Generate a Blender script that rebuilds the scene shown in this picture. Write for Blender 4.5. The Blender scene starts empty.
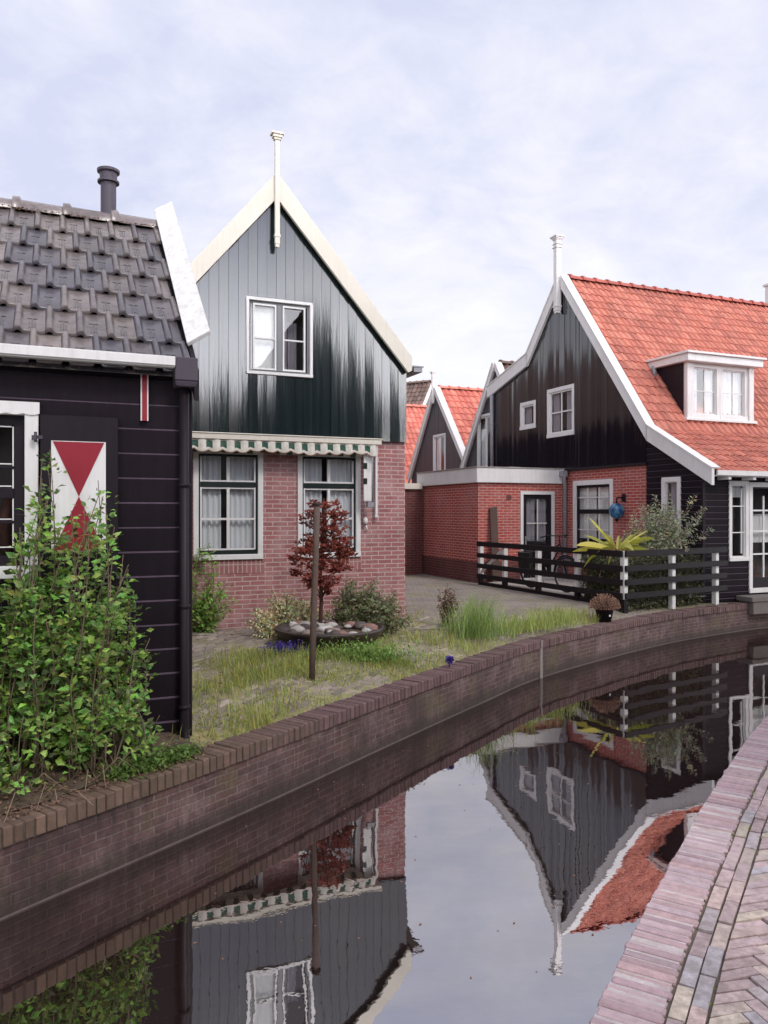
import bpy, bmesh, math, random
from mathutils import Vector, Matrix, noise
from mathutils.geometry import tessellate_polygon
random.seed(7)
R_ = random.Random(11)
PI = math.pi
scene = bpy.context.scene
COL = scene.collection
TH = math.radians(23)

# ------------------------------------------------------------------ mesh builder
class MB:
    def __init__(self):
        self.v = []; self.f = []; self.m = []; self.c = []; self.uv = []; self.sm = []
    def face(self, pts, m=0, col=(1, 1, 1), uv=None, smooth=False):
        i = len(self.v)
        self.v += [tuple(p) for p in pts]
        self.f.append(tuple(range(i, i + len(pts))))
        self.m.append(m); self.c.append(col); self.sm.append(smooth)
        if uv is None:
            p = [Vector(q) for q in pts]
            n = Vector((0, 0, 0))
            for k in range(len(p)):
                a, b = p[k], p[(k + 1) % len(p)]
                n += Vector(((a.y - b.y) * (a.z + b.z), (a.z - b.z) * (a.x + b.x), (a.x - b.x) * (a.y + b.y)))
            ax, ay, az = abs(n.x), abs(n.y), abs(n.z)
            if az >= ax and az >= ay: uv = [(q.x, q.y) for q in p]
            elif ay >= ax: uv = [(q.x, q.z) for q in p]
            else: uv = [(q.y, q.z) for q in p]
        self.uv.append(uv)
    def shared(self, verts, faces, m=0, col=(1, 1, 1), smooth=True, uvs=None):
        i = len(self.v)
        self.v += [tuple(p) for p in verts]
        for fc in faces:
            self.f.append(tuple(i + k for k in fc))
            self.m.append(m); self.c.append(col); self.sm.append(smooth)
            self.uv.append([(verts[k][0], verts[k][2]) for k in fc] if uvs is None else [uvs[k] for k in fc])
    def hexa(self, p, m=0, col=(1, 1, 1)):
        """p: 4 bottom points ccw seen from above, then 4 top points"""
        a, b, c, d, e, f, g, h = p
        for q in ((a, d, c, b), (e, f, g, h), (a, b, f, e), (b, c, g, f), (c, d, h, g), (d, a, e, h)):
            self.face(q, m, col)
    def box(self, x0, x1, y0, y1, z0, z1, m=0, col=(1, 1, 1)):
        self.hexa([(x0, y0, z0), (x1, y0, z0), (x1, y1, z0), (x0, y1, z0), (x0, y0, z1), (x1, y0, z1), (x1, y1, z1), (x0, y1, z1)], m, col)
    def prism_xz(self, poly, y0, y1, m=0, col=(1, 1, 1)):
        """poly in (x,z), counter-clockwise seen from -y"""
        n = len(poly)
        fr = [(x, y0, z) for x, z in poly]; bk = [(x, y1, z) for x, z in poly]
        self.face(fr, m, col); self.face(bk[::-1], m, col)
        for k in range(n):
            j = (k + 1) % n
            self.face((fr[k], bk[k], bk[j], fr[j]), m, col)
    def prism_yz(self, poly, x0, x1, m=0, col=(1, 1, 1)):
        n = len(poly)
        fr = [(x0, y, z) for y, z in poly]; bk = [(x1, y, z) for y, z in poly]
        self.face(fr[::-1], m, col); self.face(bk, m, col)
        for k in range(n):
            j = (k + 1) % n
            self.face((fr[k], fr[j], bk[j], bk[k]), m, col)
    def tube(self, pts, radii, n=8, m=0, col=(1, 1, 1), caps=True):
        pts = [Vector(p) for p in pts]
        if not hasattr(radii, '__len__'): radii = [radii] * len(pts)
        rings = []; vs = []
        prev = None
        for i, p in enumerate(pts):
            d = (pts[min(i + 1, len(pts) - 1)] - pts[max(i - 1, 0)])
            if d.length < 1e-9: d = Vector((0, 0, 1))
            d.normalize()
            if prev is None:
                a = Vector((0, 0, 1)) if abs(d.z) < 0.9 else Vector((1, 0, 0))
                u = d.cross(a).normalized()
            else:
                u = (prev - d * prev.dot(d)).normalized()
            prev = u
            w = d.cross(u)
            rings.append(len(vs))
            for k in range(n):
                t = 2 * PI * k / n
                vs.append(p + (u * math.cos(t) + w * math.sin(t)) * radii[i])
        fs = []
        for i in range(len(pts) - 1):
            for k in range(n):
                j = (k + 1) % n
                fs.append((rings[i] + k, rings[i] + j, rings[i + 1] + j, rings[i + 1] + k))
        if caps:
            fs.append(tuple(range(n))[::-1]); fs.append(tuple(rings[-1] + k for k in range(n)))
        self.shared(vs, fs, m, col)
    def lathe(self, prof, cx=0, cy=0, n=20, m=0, col=(1, 1, 1)):
        vs = []; fs = []
        for r, z in prof:
            for k in range(n):
                t = 2 * PI * k / n
                vs.append((cx + r * math.cos(t), cy + r * math.sin(t), z))
        for i in range(len(prof) - 1):
            for k in range(n):
                j = (k + 1) % n
                fs.append((i * n + k, i * n + j, (i + 1) * n + j, (i + 1) * n + k))
        self.shared(vs, fs, m, col)
    def leaf(self, p, d, nrm, L, W, col, m=0, fold=0.25, bend=0.2):
        d = d.normalized(); s = d.cross(nrm)
        if s.length < 1e-4: s = d.orthogonal()
        s.normalize(); n = s.cross(d)
        a = p; b = p + d * L * .5 + n * (bend * .25 * L)
        e = p + d * L - n * bend * .4 * L
        l = p + d * L * .45 + s * W * .5 + n * fold * W
        r = p + d * L * .45 - s * W * .5 + n * fold * W
        i = len(self.v)
        self.v += [tuple(a), tuple(r), tuple(e), tuple(l), tuple(b)]
        for fc in ((0, 1, 4), (1, 2, 4), (4, 2, 3), (0, 4, 3)):
            self.f.append(tuple(i + k for k in fc)); self.m.append(m); self.c.append(col); self.sm.append(False)
            self.uv.append([(0, 0)] * 3)
    def blade(self, p, h, w, lean, ang, col, m=0):
        s = Vector((math.cos(ang + PI / 2), math.sin(ang + PI / 2), 0)) * w * .5
        o = Vector((math.cos(ang), math.sin(ang), 0)) * lean
        p = Vector(p); q = p + o * .35 + Vector((0, 0, h * .6)); t = p + o + Vector((0, 0, h))
        i = len(self.v)
        self.v += [tuple(p - s), tuple(p + s), tuple(q + s * .7), tuple(q - s * .7), tuple(t)]
        for fc in ((0, 1, 2, 3), (3, 2, 4)):
            self.f.append(tuple(i + k for k in fc)); self.m.append(m); self.c.append(col); self.sm.append(False)
            self.uv.append([(0, 0)] * len(fc))
    def build(self, name, mats, parent=None, bevel=0, loc=None, rotz=None):
        me = bpy.data.meshes.new(name)
        me.from_pydata(self.v, [], self.f)
        if not isinstance(mats, (list, tuple)): mats = [mats]
        for mt in mats: me.materials.append(mt)
        me.polygons.foreach_set('material_index', self.m)
        me.polygons.foreach_set('use_smooth', self.sm)
        uvl = me.uv_layers.new(name='UVMap')
        flat = [x for fuv in self.uv for q in fuv for x in q]
        uvl.data.foreach_set('uv', flat)
        ca = me.color_attributes.new('Col', 'FLOAT_COLOR', 'CORNER')
        cf = []
        for fc, c in zip(self.f, self.c): cf += [c[0], c[1], c[2], 1.0] * len(fc)
        ca.data.foreach_set('color', cf)
        me.update()
        o = bpy.data.objects.new(name, me); COL.objects.link(o)
        if parent is not None: o.parent = parent
        if loc is not None: o.location = loc
        if rotz is not None: o.rotation_euler = (0, 0, rotz)
        if bevel:
            bm = bmesh.new(); bm.from_mesh(me)
            bmesh.ops.remove_doubles(bm, verts=bm.verts, dist=1e-5)
            bm.to_mesh(me); bm.free()
            md = o.modifiers.new('bevel', 'BEVEL'); md.width = bevel; md.segments = 1; md.limit_method = 'ANGLE'
        return o

def tag(o, label=None, cat=None, group=None, kind=None):
    if label: o['label'] = label
    if cat: o['category'] = cat
    if group: o['group'] = group
    if kind: o['kind'] = kind
    return o
def thing(name, label, cat, loc=(0, 0, 0), rotz=0, group=None):
    o = bpy.data.objects.new(name, None); COL.objects.link(o)
    o.location = loc; o.rotation_euler = (0, 0, rotz); o.empty_display_size = .2
    return tag(o, label, cat, group)

# ------------------------------------------------------------------ materials
def lin(r, g, b):
    f = lambda x: ((x / 255 + .055) / 1.055) ** 2.4 if x > 10 else x / 255 / 12.92
    return (f(r), f(g), f(b), 1)
class NT:
    def __init__(self, name):
        self.mat = bpy.data.materials.new(name); self.mat.use_nodes = True
        self.t = self.mat.node_tree; self.b = self.t.nodes['Principled BSDF']
    def n(self, typ, **kw):
        nd = self.t.nodes.new(typ)
        for k, v in kw.items(): setattr(nd, k, v)
        return nd
    def l(self, a, b): self.t.links.new(a, b)
    def uv(self): return self.n('ShaderNodeUVMap').outputs[0]
    def obj(self): return self.n('ShaderNodeTexCoord').outputs['Object']
    def noise(self, vec, scale, detail=4, rough=.55, dist=0):
        nd = self.n('ShaderNodeTexNoise'); self.l(vec, nd.inputs['Vector'])
        nd.inputs['Scale'].default_value = scale; nd.inputs['Detail'].default_value = detail
        nd.inputs['Roughness'].default_value = rough; nd.inputs['Distortion'].default_value = dist
        return nd.outputs[0]
    def map(self, vec, scale=(1, 1, 1), loc=(0, 0, 0), rot=(0, 0, 0)):
        nd = self.n('ShaderNodeMapping'); self.l(vec, nd.inputs[0])
        nd.inputs[1].default_value = loc; nd.inputs[2].default_value = rot; nd.inputs[3].default_value = scale
        return nd.outputs[0]
    def ramp(self, fac, stops):
        nd = self.n('ShaderNodeValToRGB'); self.l(fac, nd.inputs[0])
        el = nd.color_ramp.elements
        while len(el) < len(stops): el.new(.5)
        for e, (p, c) in zip(el, stops):
            e.position = p; e.color = c if len(c) == 4 else (*c, 1)
        return nd.outputs[0]
    def rampv(self, fac, a, b):
        nd = self.n('ShaderNodeMapRange'); self.l(fac, nd.inputs[0])
        nd.inputs[1].default_value = a; nd.inputs[2].default_value = b
        return nd.outputs[0]
    def mix(self, fac, a, b, mode='MIX'):
        nd = self.n('ShaderNodeMix', data_type='RGBA', blend_type=mode)
        if hasattr(fac, 'links'): self.l(fac, nd.inputs[0])
        else: nd.inputs[0].default_value = fac
        for s, x in ((6, a), (7, b)):
            if hasattr(x, 'links'): self.l(x, nd.inputs[s])
            else: nd.inputs[s].default_value = x
        return nd.outputs[2]
    def math(self, op, a, b=0.0):
        nd = self.n('ShaderNodeMath', operation=op)
        for s, x in ((0, a), (1, b)):
            if hasattr(x, 'links'): self.l(x, nd.inputs[s])
            else: nd.inputs[s].default_value = x
        return nd.outputs[0]
    def col(self): return self.n('ShaderNodeAttribute', attribute_name='Col').outputs['Color']
    def bump(self, h, strength=.5, dist=.01, prev=None):
        nd = self.n('ShaderNodeBump'); self.l(h, nd.inputs['Height'])
        nd.inputs['Strength'].default_value = strength; nd.inputs['Distance'].default_value = dist
        if prev is not None: self.l(prev, nd.inputs['Normal'])
        return nd.outputs[0]
    def out(self, base=None, rough=None, nrm=None, **kw):
        for key, x in (('Base Color', base), ('Roughness', rough), ('Normal', nrm)):
            if x is None: continue
            if hasattr(x, 'links'): self.l(x, self.b.inputs[key])
            else: self.b.inputs[key].default_value = x
        for k, v in kw.items(): self.b.inputs[k.replace('_', ' ')].default_value = v
        return self.mat

def paint(name, c, rough=.45, dirt=.25, dcol=None, scale=3, ior=1.5, wave=0.0):
    t = NT(name); o = t.obj()
    n = t.noise(o, scale, 5); n2 = t.noise(t.map(o, (14, 14, 1.2)), 2.0, 4)
    d = dcol or tuple(x * .55 for x in c[:3]) + (1,)
    f = t.math('MULTIPLY', t.rampv(t.math('ADD', t.math('MULTIPLY', n, .5), t.math('MULTIPLY', n2, .5)), .45, .75), dirt)
    base = t.mix(f, c, d)
    base = t.mix(1.0, base, t.col(), 'MULTIPLY')
    return t.out(base, rough, t.bump(n2, .07, .004), IOR=ior)

def brick(name, c1, c2, mortar, bw=.21, rh=.062, ms=.009, stain=.3, stain_col=lin(190, 165, 165), dark=.0, moss=0.0, off=.5, rough=.85, bump=.7, sscale=.9, wet=None):
    t = NT(name); uv = t.uv(); o = t.obj()
    wob = t.n('ShaderNodeMix', data_type='VECTOR'); wob.inputs[0].default_value = .012
    wn = t.n('ShaderNodeTexNoise'); t.l(uv, wn.inputs['Vector']); wn.inputs['Scale'].default_value = 9
    t.l(uv, wob.inputs[4]); t.l(wn.outputs[1], wob.inputs[5])
    b = t.n('ShaderNodeTexBrick'); t.l(wob.outputs[1], b.inputs['Vector'])
    b.inputs['Color1'].default_value = c1; b.inputs['Color2'].default_value = c2; b.inputs['Mortar'].default_value = mortar
    b.inputs['Scale'].default_value = 1; b.inputs['Mortar Size'].default_value = ms; b.inputs['Mortar Smooth'].default_value = .3
    b.inputs['Brick Width'].default_value = bw; b.inputs['Row Height'].default_value = rh; b.inputs['Bias'].default_value = 0
    b.offset = off
    fine = t.noise(o, 45, 5, .7); big = t.noise(o, sscale, 6, .65); mid = t.noise(o, 4.5, 5, .6)
    base = t.mix(t.rampv(fine, .3, .7), b.outputs[0], tuple(x * .72 for x in c1[:3]) + (1,))
    base = t.mix(.55, b.outputs[0], base)
    f = t.math('MULTIPLY', t.rampv(t.math('ADD', t.math('MULTIPLY', big, .65), t.math('MULTIPLY', mid, .35)), .47, .66), stain)
    base = t.mix(f, base, stain_col)
    if dark:
        f2 = t.math('MULTIPLY', t.rampv(t.noise(t.map(o, (1, 1, 1), (3, 7, 1)), 1.3, 5, .6), .5, .68), dark)
        base = t.mix(f2, base, lin(60, 45, 45))
    if moss:
        f3 = t.math('MULTIPLY', t.rampv(t.noise(t.map(o, (1, 1, 1), (13, 2, 5)), 2.2, 6, .7), .5, .62), moss)
        base = t.mix(f3, base, lin(96, 92, 55))
    if wet:
        sp = t.n('ShaderNodeSeparateXYZ'); t.l(o, sp.inputs[0])
        zz = t.math('ADD', sp.outputs[2], t.math('MULTIPLY', t.math('SUBTRACT', mid, .5), .14))
        base = t.mix(t.math('MULTIPLY', t.rampv(zz, wet, wet - .1), .75), base, lin(52, 44, 38))
    base = t.mix(1.0, base, t.col(), 'MULTIPLY')
    if wet:
        g1 = t.noise(t.map(o, (22, 22, 5)), 1.0, 6, .75); g2 = t.noise(o, 30, 4, .7)
        gg = t.math('ADD', t.math('MULTIPLY', g1, .6), t.math('MULTIPLY', g2, .4))
        base = t.mix(1.0, base, t.ramp(gg, [(.3, (.5, .47, .47, 1)), (.5, (.95, .95, .95, 1)), (.7, (1.55, 1.5, 1.5, 1))]), 'MULTIPLY')
    h = t.math('ADD', t.math('MULTIPLY', b.outputs[1], -1.0), t.math('MULTIPLY', fine, .35))
    return t.out(base, rough, t.bump(h, bump, .008))

def leafmat(name, c, tr=.35, rough=.5):
    t = NT(name)
    base = t.mix(1.0, c, t.col(), 'MULTIPLY')
    t.l(base, t.b.inputs['Base Color']); t.b.inputs['Roughness'].default_value = rough
    tl = t.n('ShaderNodeBsdfTranslucent'); t.l(base, tl.inputs[0])
    mx = t.n('ShaderNodeMixShader'); mx.inputs[0].default_value = tr
    t.l(t.b.outputs[0], mx.inputs[1]); t.l(tl.outputs[0], mx.inputs[2])
    t.l(mx.outputs[0], t.t.nodes['Material Output'].inputs[0])
    return t.mat

def stonemat(name, scale=18, rough=.8, spots=None, bump=.5, mul=.6):
    """per-piece colour from the attribute, with grain"""
    t = NT(name); o = t.obj()
    n = t.noise(o, scale, 6, .7); n2 = t.noise(o, scale * 5, 4, .7); n3 = t.noise(o, 1.1, 5, .6)
    base = t.mix(t.rampv(n, .35, .75), t.col(), tuple([mul] * 3) + (1,), 'MULTIPLY')
    if spots:
        base = t.mix(t.math('MULTIPLY', t.rampv(t.math('ADD', t.math('MULTIPLY', n, .5), t.math('MULTIPLY', n3, .5)), .5, .62), spots[1]), base, spots[0])
    h = t.math('ADD', n, t.math('MULTIPLY', n2, .6))
    return t.out(base, rough, t.bump(h, bump, .004))

def glossy_boards(name, c, rough, ior, wob):
    """gloss paint on boards: every board (colour attribute gives its number) is a bit wavy"""
    t = NT(name); o = t.obj()
    v = t.map(o, (7.5, 7.5, .55)); v2 = t.map(o, (16, 16, 1.6))
    sx = t.n('ShaderNodeAttribute', attribute_name='Col').outputs['Color']
    n = t.noise(v, 1.0, 3, .5); n2 = t.noise(v2, 1.0, 4, .65); g = t.noise(t.map(o, (60, 60, 2)), 1.0, 4, .6)
    h = t.math('ADD', t.math('ADD', t.math('MULTIPLY', n, .9), t.math('MULTIPLY', n2, .35)), t.math('MULTIPLY', g, .02))
    st = t.noise(t.map(o, (30, 30, .8)), 1.0, 5, .7)
    base = t.mix(t.math('MULTIPLY', t.rampv(st, .5, .75), .5), c, tuple(min(1, x * 2.2 + .004) for x in c[:3]) + (1,))
    r = t.math('ADD', t.math('MULTIPLY', st, .12), rough - .05)
    return t.out(base, r, t.bump(h, wob, .02), IOR=ior)

M = {}
M['cream'] = paint('cream_paint', lin(212, 205, 192), .5, .35, lin(172, 164, 148))
M['white'] = paint('white_paint', lin(220, 218, 217), .5, .4, lin(168, 162, 156))
M['white_worn'] = paint('worn_white_paint', lin(218, 216, 214), .5, .6, lin(150, 144, 138), scale=9)
M['black'] = paint('black_paint', (.0125, .0085, .0125, 1), .5, .5, (.026, .019, .026, 1), ior=1.3)
M['black_boards'] = paint('black_tarred_boards', (.0115, .0075, .0115, 1), .6, .6, (.022, .0155, .022, 1), 2, ior=1.25)
M['rail'] = paint('black_fence_paint', (.011, .0075, .0095, 1), .6, .5, (.03, .023, .027, 1), 6, ior=1.3)
M['green_gable'] = glossy_boards('green_gloss_boards', (.008, .0145, .0155, 1), .11, 2.0, .12)
M['black_gable'] = glossy_boards('black_gloss_boards', (.0075, .0055, .0095, 1), .11, 2.0, .11)
M['grey_gable'] = paint('dark_grey_boards', lin(60, 58, 64), .5, .4, lin(85, 85, 92))
M['dark_green'] = paint('dark_green_paint', lin(22, 34, 32), .35, .3)
M['red'] = paint('red_paint', lin(140, 22, 42), .5, .3)
M['grey_sash'] = paint('grey_sash_paint', lin(118, 120, 122), .45, .35)
M['zinc'] = paint('zinc_pipe', lin(140, 136, 142), .45, .4, ior=1.8)
M['dark_metal'] = paint('dark_metal', lin(66, 58, 70), .5, .4)
M['ledge'] = paint('wet_ledge', lin(92, 80, 77), .8, .8, lin(56, 47, 45), 6)
M['concrete'] = paint('pale_concrete', lin(165, 158, 152), .8, .5)
M['brick_pink'] = brick('pink_brick', lin(168, 108, 107), lin(146, 92, 94), lin(196, 178, 173), stain=.7, stain_col=lin(192, 164, 163), dark=.2)
M['brick_red'] = brick('red_brick', lin(178, 80, 70), lin(152, 66, 60), lin(200, 174, 164), stain=.2, dark=.2, ms=.008)
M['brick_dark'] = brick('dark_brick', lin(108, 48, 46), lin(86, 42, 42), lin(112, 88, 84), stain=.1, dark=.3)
M['canal_brick'] = brick('canal_wall_brick', lin(96, 68, 66), lin(70, 50, 51), lin(118, 102, 98), stain=.5, stain_col=lin(150, 128, 126), dark=.7, moss=.35, wet=.15, sscale=2.4, bump=1.4)
M['quay_brick'] = brick('quay_wall_brick', lin(120, 92, 92), lin(100, 78, 78), lin(125, 110, 108), stain=.3, dark=.5)
M['coping'] = stonemat('coping_brick', 16, .85, (lin(88, 76, 58), .45), .7)
M['yard_brick'] = stonemat('yard_brick', 9, .85, (lin(140, 134, 78), 1.0), .6, .7)
M['quay_coping'] = stonemat('quay_coping_brick', 32, .85, (lin(150, 130, 130), .35), .6, .78)
M['paver'] = stonemat('clinker_paver', 20, .8, (lin(122, 108, 100), .45), .6, .66)
M['tile_grey'] = stonemat('grey_roof_tile', 11, .22, (lin(96, 88, 82), .6), .4, .55)
M['tile_red'] = stonemat('orange_roof_tile', 3, .7, (lin(140, 90, 76), .35), .4, .75)
M['tile_brown'] = stonemat('brown_roof_tile', 6, .7, None, .4, .7)
M['stone'] = stonemat('pebble_stone', 14, .7, None, .4, .7)
M['bark'] = stonemat('bark', 26, .9, (lin(120, 112, 100), .3), .9, .5)
M['terracotta'] = paint('bowl_glaze', lin(58, 48, 44), .5, .5, lin(90, 80, 70))
M['leaf'] = leafmat('fresh_leaf', lin(132, 164, 82), .42)
M['leaf_dark'] = leafmat('dark_leaf', lin(112, 116, 84))
M['leaf_olive'] = leafmat('olive_leaf', lin(156, 158, 132), .3)
M['leaf_var'] = leafmat('variegated_leaf', lin(206, 200, 164), .4)
M['leaf_red'] = leafmat('copper_leaf', lin(146, 76, 62), .4, .5)
M['leaf_yellow'] = leafmat('yellow_green_leaf', lin(198, 194, 100), .4)
M['leaf_dry'] = leafmat('dry_leaf', lin(150, 116, 98), .3)
M['grass'] = leafmat('grass_blade', lin(164, 176, 98), .4, .55)
M['petal'] = leafmat('violet_petal', lin(84, 66, 150), .3)
M['rubber'] = paint('rubber', (.012, .012, .013, 1), .6, .3)
M['cloth'] = paint('white_curtain', lin(222, 222, 226), .9, .1)
M['cloth_grey'] = paint('grey_curtain', lin(160, 152, 160), .9, .2)
M['blind'] = paint('white_blind', lin(226, 224, 222), .8, .08)
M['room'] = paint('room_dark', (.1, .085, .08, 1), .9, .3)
M['clay'] = paint('room_clay', lin(88, 56, 46), .8, .5)

def m_glass():
    t = NT('window_glass')
    tr = t.n('ShaderNodeBsdfTransparent'); tr.inputs[0].default_value = (.9, .92, .92, 1)
    gl = t.n('ShaderNodeBsdfGlossy'); gl.inputs['Roughness'].default_value = .015
    o = t.obj(); nb = t.bump(t.noise(o, 2.2, 2), .05, .02)
    t.l(nb, gl.inputs['Normal'])
    lw = t.n('ShaderNodeLayerWeight'); lw.inputs[0].default_value = .5
    fr = t.math('ADD', .11, t.math('MULTIPLY', t.math('POWER', lw.outputs[1], 4.0), .8))
    mx = t.n('ShaderNodeMixShader'); t.l(fr, mx.inputs[0]); t.l(tr.outputs[0], mx.inputs[1]); t.l(gl.outputs[0], mx.inputs[2])
    t.l(mx.outputs[0], t.t.nodes['Material Output'].inputs[0])
    return t.mat
M['glass'] = m_glass()

def m_water():
    t = NT('canal_water'); o = t.obj()
    n1 = t.noise(t.map(o, (1, .8, 1)), 1.7, 2, .5); n2 = t.noise(o, 9.0, 3, .55)
    h = t.math('ADD', t.math('MULTIPLY', n1, 1.0), t.math('MULTIPLY', n2, .1))
    nb = t.bump(h, .022, .1)
    df = t.n('ShaderNodeBsdfDiffuse'); df.inputs[0].default_value = (.02, .011, .010, 1)
    gl = t.n('ShaderNodeBsdfGlossy'); gl.inputs['Roughness'].default_value = .0; gl.inputs[0].default_value = (.98, .955, .96, 1)
    t.l(nb, gl.inputs['Normal'])
    film = t.noise(t.map(o, (.7, 1.6, 1), (2, 5, 0)), 1.1, 6, .7)
    fr = t.math('ADD', .45, t.math('MULTIPLY', t.math('SUBTRACT', film, .5), -.16))
    mx = t.n('ShaderNodeMixShader'); t.l(fr, mx.inputs[0]); t.l(df.outputs[0], mx.inputs[1]); t.l(gl.outputs[0], mx.inputs[2])
    t.l(mx.outputs[0], t.t.nodes['Material Output'].inputs[0])
    return t.mat
M['water'] = m_water()

def m_ground():
    t = brick('courtyard_paving', lin(150, 138, 132), lin(124, 112, 108), lin(104, 100, 84), bw=.2, rh=.1, ms=.012, stain=.3, stain_col=lin(172, 160, 150), dark=.25, moss=.35, bump=.9)
    nt = t.node_tree; b = nt.nodes['Principled BSDF']
    src = b.inputs['Base Color'].links[0].from_socket
    x = NT.__new__(NT); x.mat = t; x.t = nt; x.b = b
    o = x.obj()
    sp = x.n('ShaderNodeSeparateXYZ'); x.l(o, sp.inputs[0])
    # moss and thin turf: the old bricks near the canal are overgrown, the yard further back is swept
    m1 = x.noise(o, 1.1, 6, .65); m2 = x.noise(o, 7, 5, .7)
    near = x.rampv(sp.outputs[1], 11.6, 8.6)
    s = x.math('ADD', x.math('MULTIPLY', m1, .55), x.math('MULTIPLY', m2, .45))
    s = x.math('ADD', s, x.math('MULTIPLY', near, .12))
    f = x.math('MULTIPLY', x.rampv(s, .5, .72), .72)
    base = x.mix(f, src, x.ramp(m2, [(.3, lin(116, 116, 56)), (.55, lin(156, 150, 78)), (.75, lin(172, 158, 104))]))
    x.l(base, b.inputs['Base Color'])
    return t
M['ground'] = m_ground()
def m_soil(name, a, b_):
    t = NT(name); o = t.obj(); n = t.noise(o, 9, 6, .75)
    return t.out(t.ramp(n, [(.3, a), (.7, b_)]), .95, t.bump(t.noise(o, 40, 5, .8), .8, .01))
M['soil'] = m_soil('soil', lin(62, 52, 44), lin(104, 88, 70))
M['sand'] = m_soil('joint_sand', lin(84, 76, 68), lin(116, 104, 92))
def m_awning():
    t = NT('awning_cloth'); uv = t.uv()
    sp = t.n('ShaderNodeSeparateXYZ'); t.l(uv, sp.inputs[0])
    fr = t.math('FRACT', t.math('DIVIDE', sp.outputs[0], .187))
    st = t.math('MULTIPLY', t.math('LESS_THAN', fr, .45), t.math('MULTIPLY', t.math('GREATER_THAN', sp.outputs[1], .12), t.math('LESS_THAN', sp.outputs[1], .72)))
    n = t.noise(t.obj(), 12, 4)
    base = t.mix(st, lin(208, 202, 192), lin(30, 76, 64))
    base = t.mix(t.math('MULTIPLY', t.rampv(n, .4, .7), .3), base, lin(120, 118, 104))
    return t.out(base, .85)
M['awning'] = m_awning()
def m_globe():
    t = NT('blue_globe_glaze'); n = t.noise(t.obj(), 9, 4, .6)
    return t.out(t.ramp(n, [(.35, lin(26, 58, 98)), (.5, lin(50, 108, 148)), (.68, lin(120, 165, 180))]), .3)
M['globe'] = m_globe()

# ------------------------------------------------------------------ generic building pieces
def holes_split(a, b, z0, zt_a, zt_b, holes):
    """column a..b from z0 to a sloped top, minus holes (x0,x1,z0,z1): list of (z0a,z0b,z1a,z1b)"""
    mid = (a + b) / 2
    segs = [(z0, None)]
    res = []; cur = z0
    for h in sorted([h for h in holes if h[0] < mid < h[1]], key=lambda h: h[2]):
        if h[2] > cur: res.append((cur, cur, h[2], h[2]))
        cur = max(cur, h[3])
    if min(zt_a, zt_b) > cur or max(zt_a, zt_b) > cur + .02: res.append((cur, cur, max(zt_a, cur), max(zt_b, cur)))
    return res
def flat_wall(mb, x0, x1, z0, top, holes, depth=.1, breaks=(), y=0.0, m=0, back=None, xf=None):
    """facade in the local xz plane facing -y with openings and their reveals. top: number or f(x). xf maps (x,y,z)"""
    T = (lambda x: top) if not callable(top) else top
    X = xf or (lambda p: p)
    xs = sorted({x0, x1, *[b for b in breaks if x0 < b < x1], *[h[k] for h in holes for k in (0, 1) if x0 < h[k] < x1]})
    for a, b in zip(xs, xs[1:]):
        for (za, zb, ta, tb) in holes_split(a, b, z0, T(a), T(b), holes):
            mb.face([X((a, y, za)), X((b, y, zb)), X((b, y, tb)), X((a, y, ta))], m, uv=[(a, za), (b, zb), (b, tb), (a, ta)])
    for hx0, hx1, hz0, hz1 in holes:
        for p in (((hx0, hz0), (hx1, hz0)), ((hx1, hz0), (hx1, hz1)), ((hx1, hz1), (hx0, hz1)), ((hx0, hz1), (hx0, hz0))):
            (ax, az), (bx, bz) = p
            mb.face([X((ax, y, az)), X((ax, y + depth, az)), X((bx, y + depth, bz)), X((bx, y, bz))], m)
def vboards(mb, x0, x1, z0, T, w, holes=(), breaks=(), y=-.03, th=.03, rnd=None, tilt=.004, xf=None, m=0):
    rnd = rnd or R_; X = xf or (lambda p: p)
    n = max(1, round((x1 - x0) / w)); w = (x1 - x0) / n
    for i in range(n):
        A, B = x0 + i * w + .002, x0 + (i + 1) * w - .002
        ya, yb = y + rnd.uniform(-tilt, tilt) * .5, y + rnd.uniform(-tilt, tilt) * .5
        lean = rnd.uniform(-1, 1) * tilt
        col = (rnd.uniform(.75, 1.12),) * 3
        xs = sorted({A, B, *[k for k in breaks if A < k < B], *[h[k] for h in holes for k in (0, 1) if A < h[k] < B]})
        for a, b in zip(xs, xs[1:]):
            for (za, zb, ta, tb) in holes_split(a, b, z0, T(a), T(b), holes):
                fy = lambda x, z: ya + (yb - ya) * (x - A) / (B - A) + lean * (z - z0) / 3.5
                P = [(a, fy(a, za), za), (b, fy(b, zb), zb), (b, 0, zb), (a, 0, za), (a, fy(a, ta), ta), (b, fy(b, tb), tb), (b, 0, tb), (a, 0, ta)]
                mb.hexa([X(p) for p in P], m, col)
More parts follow.
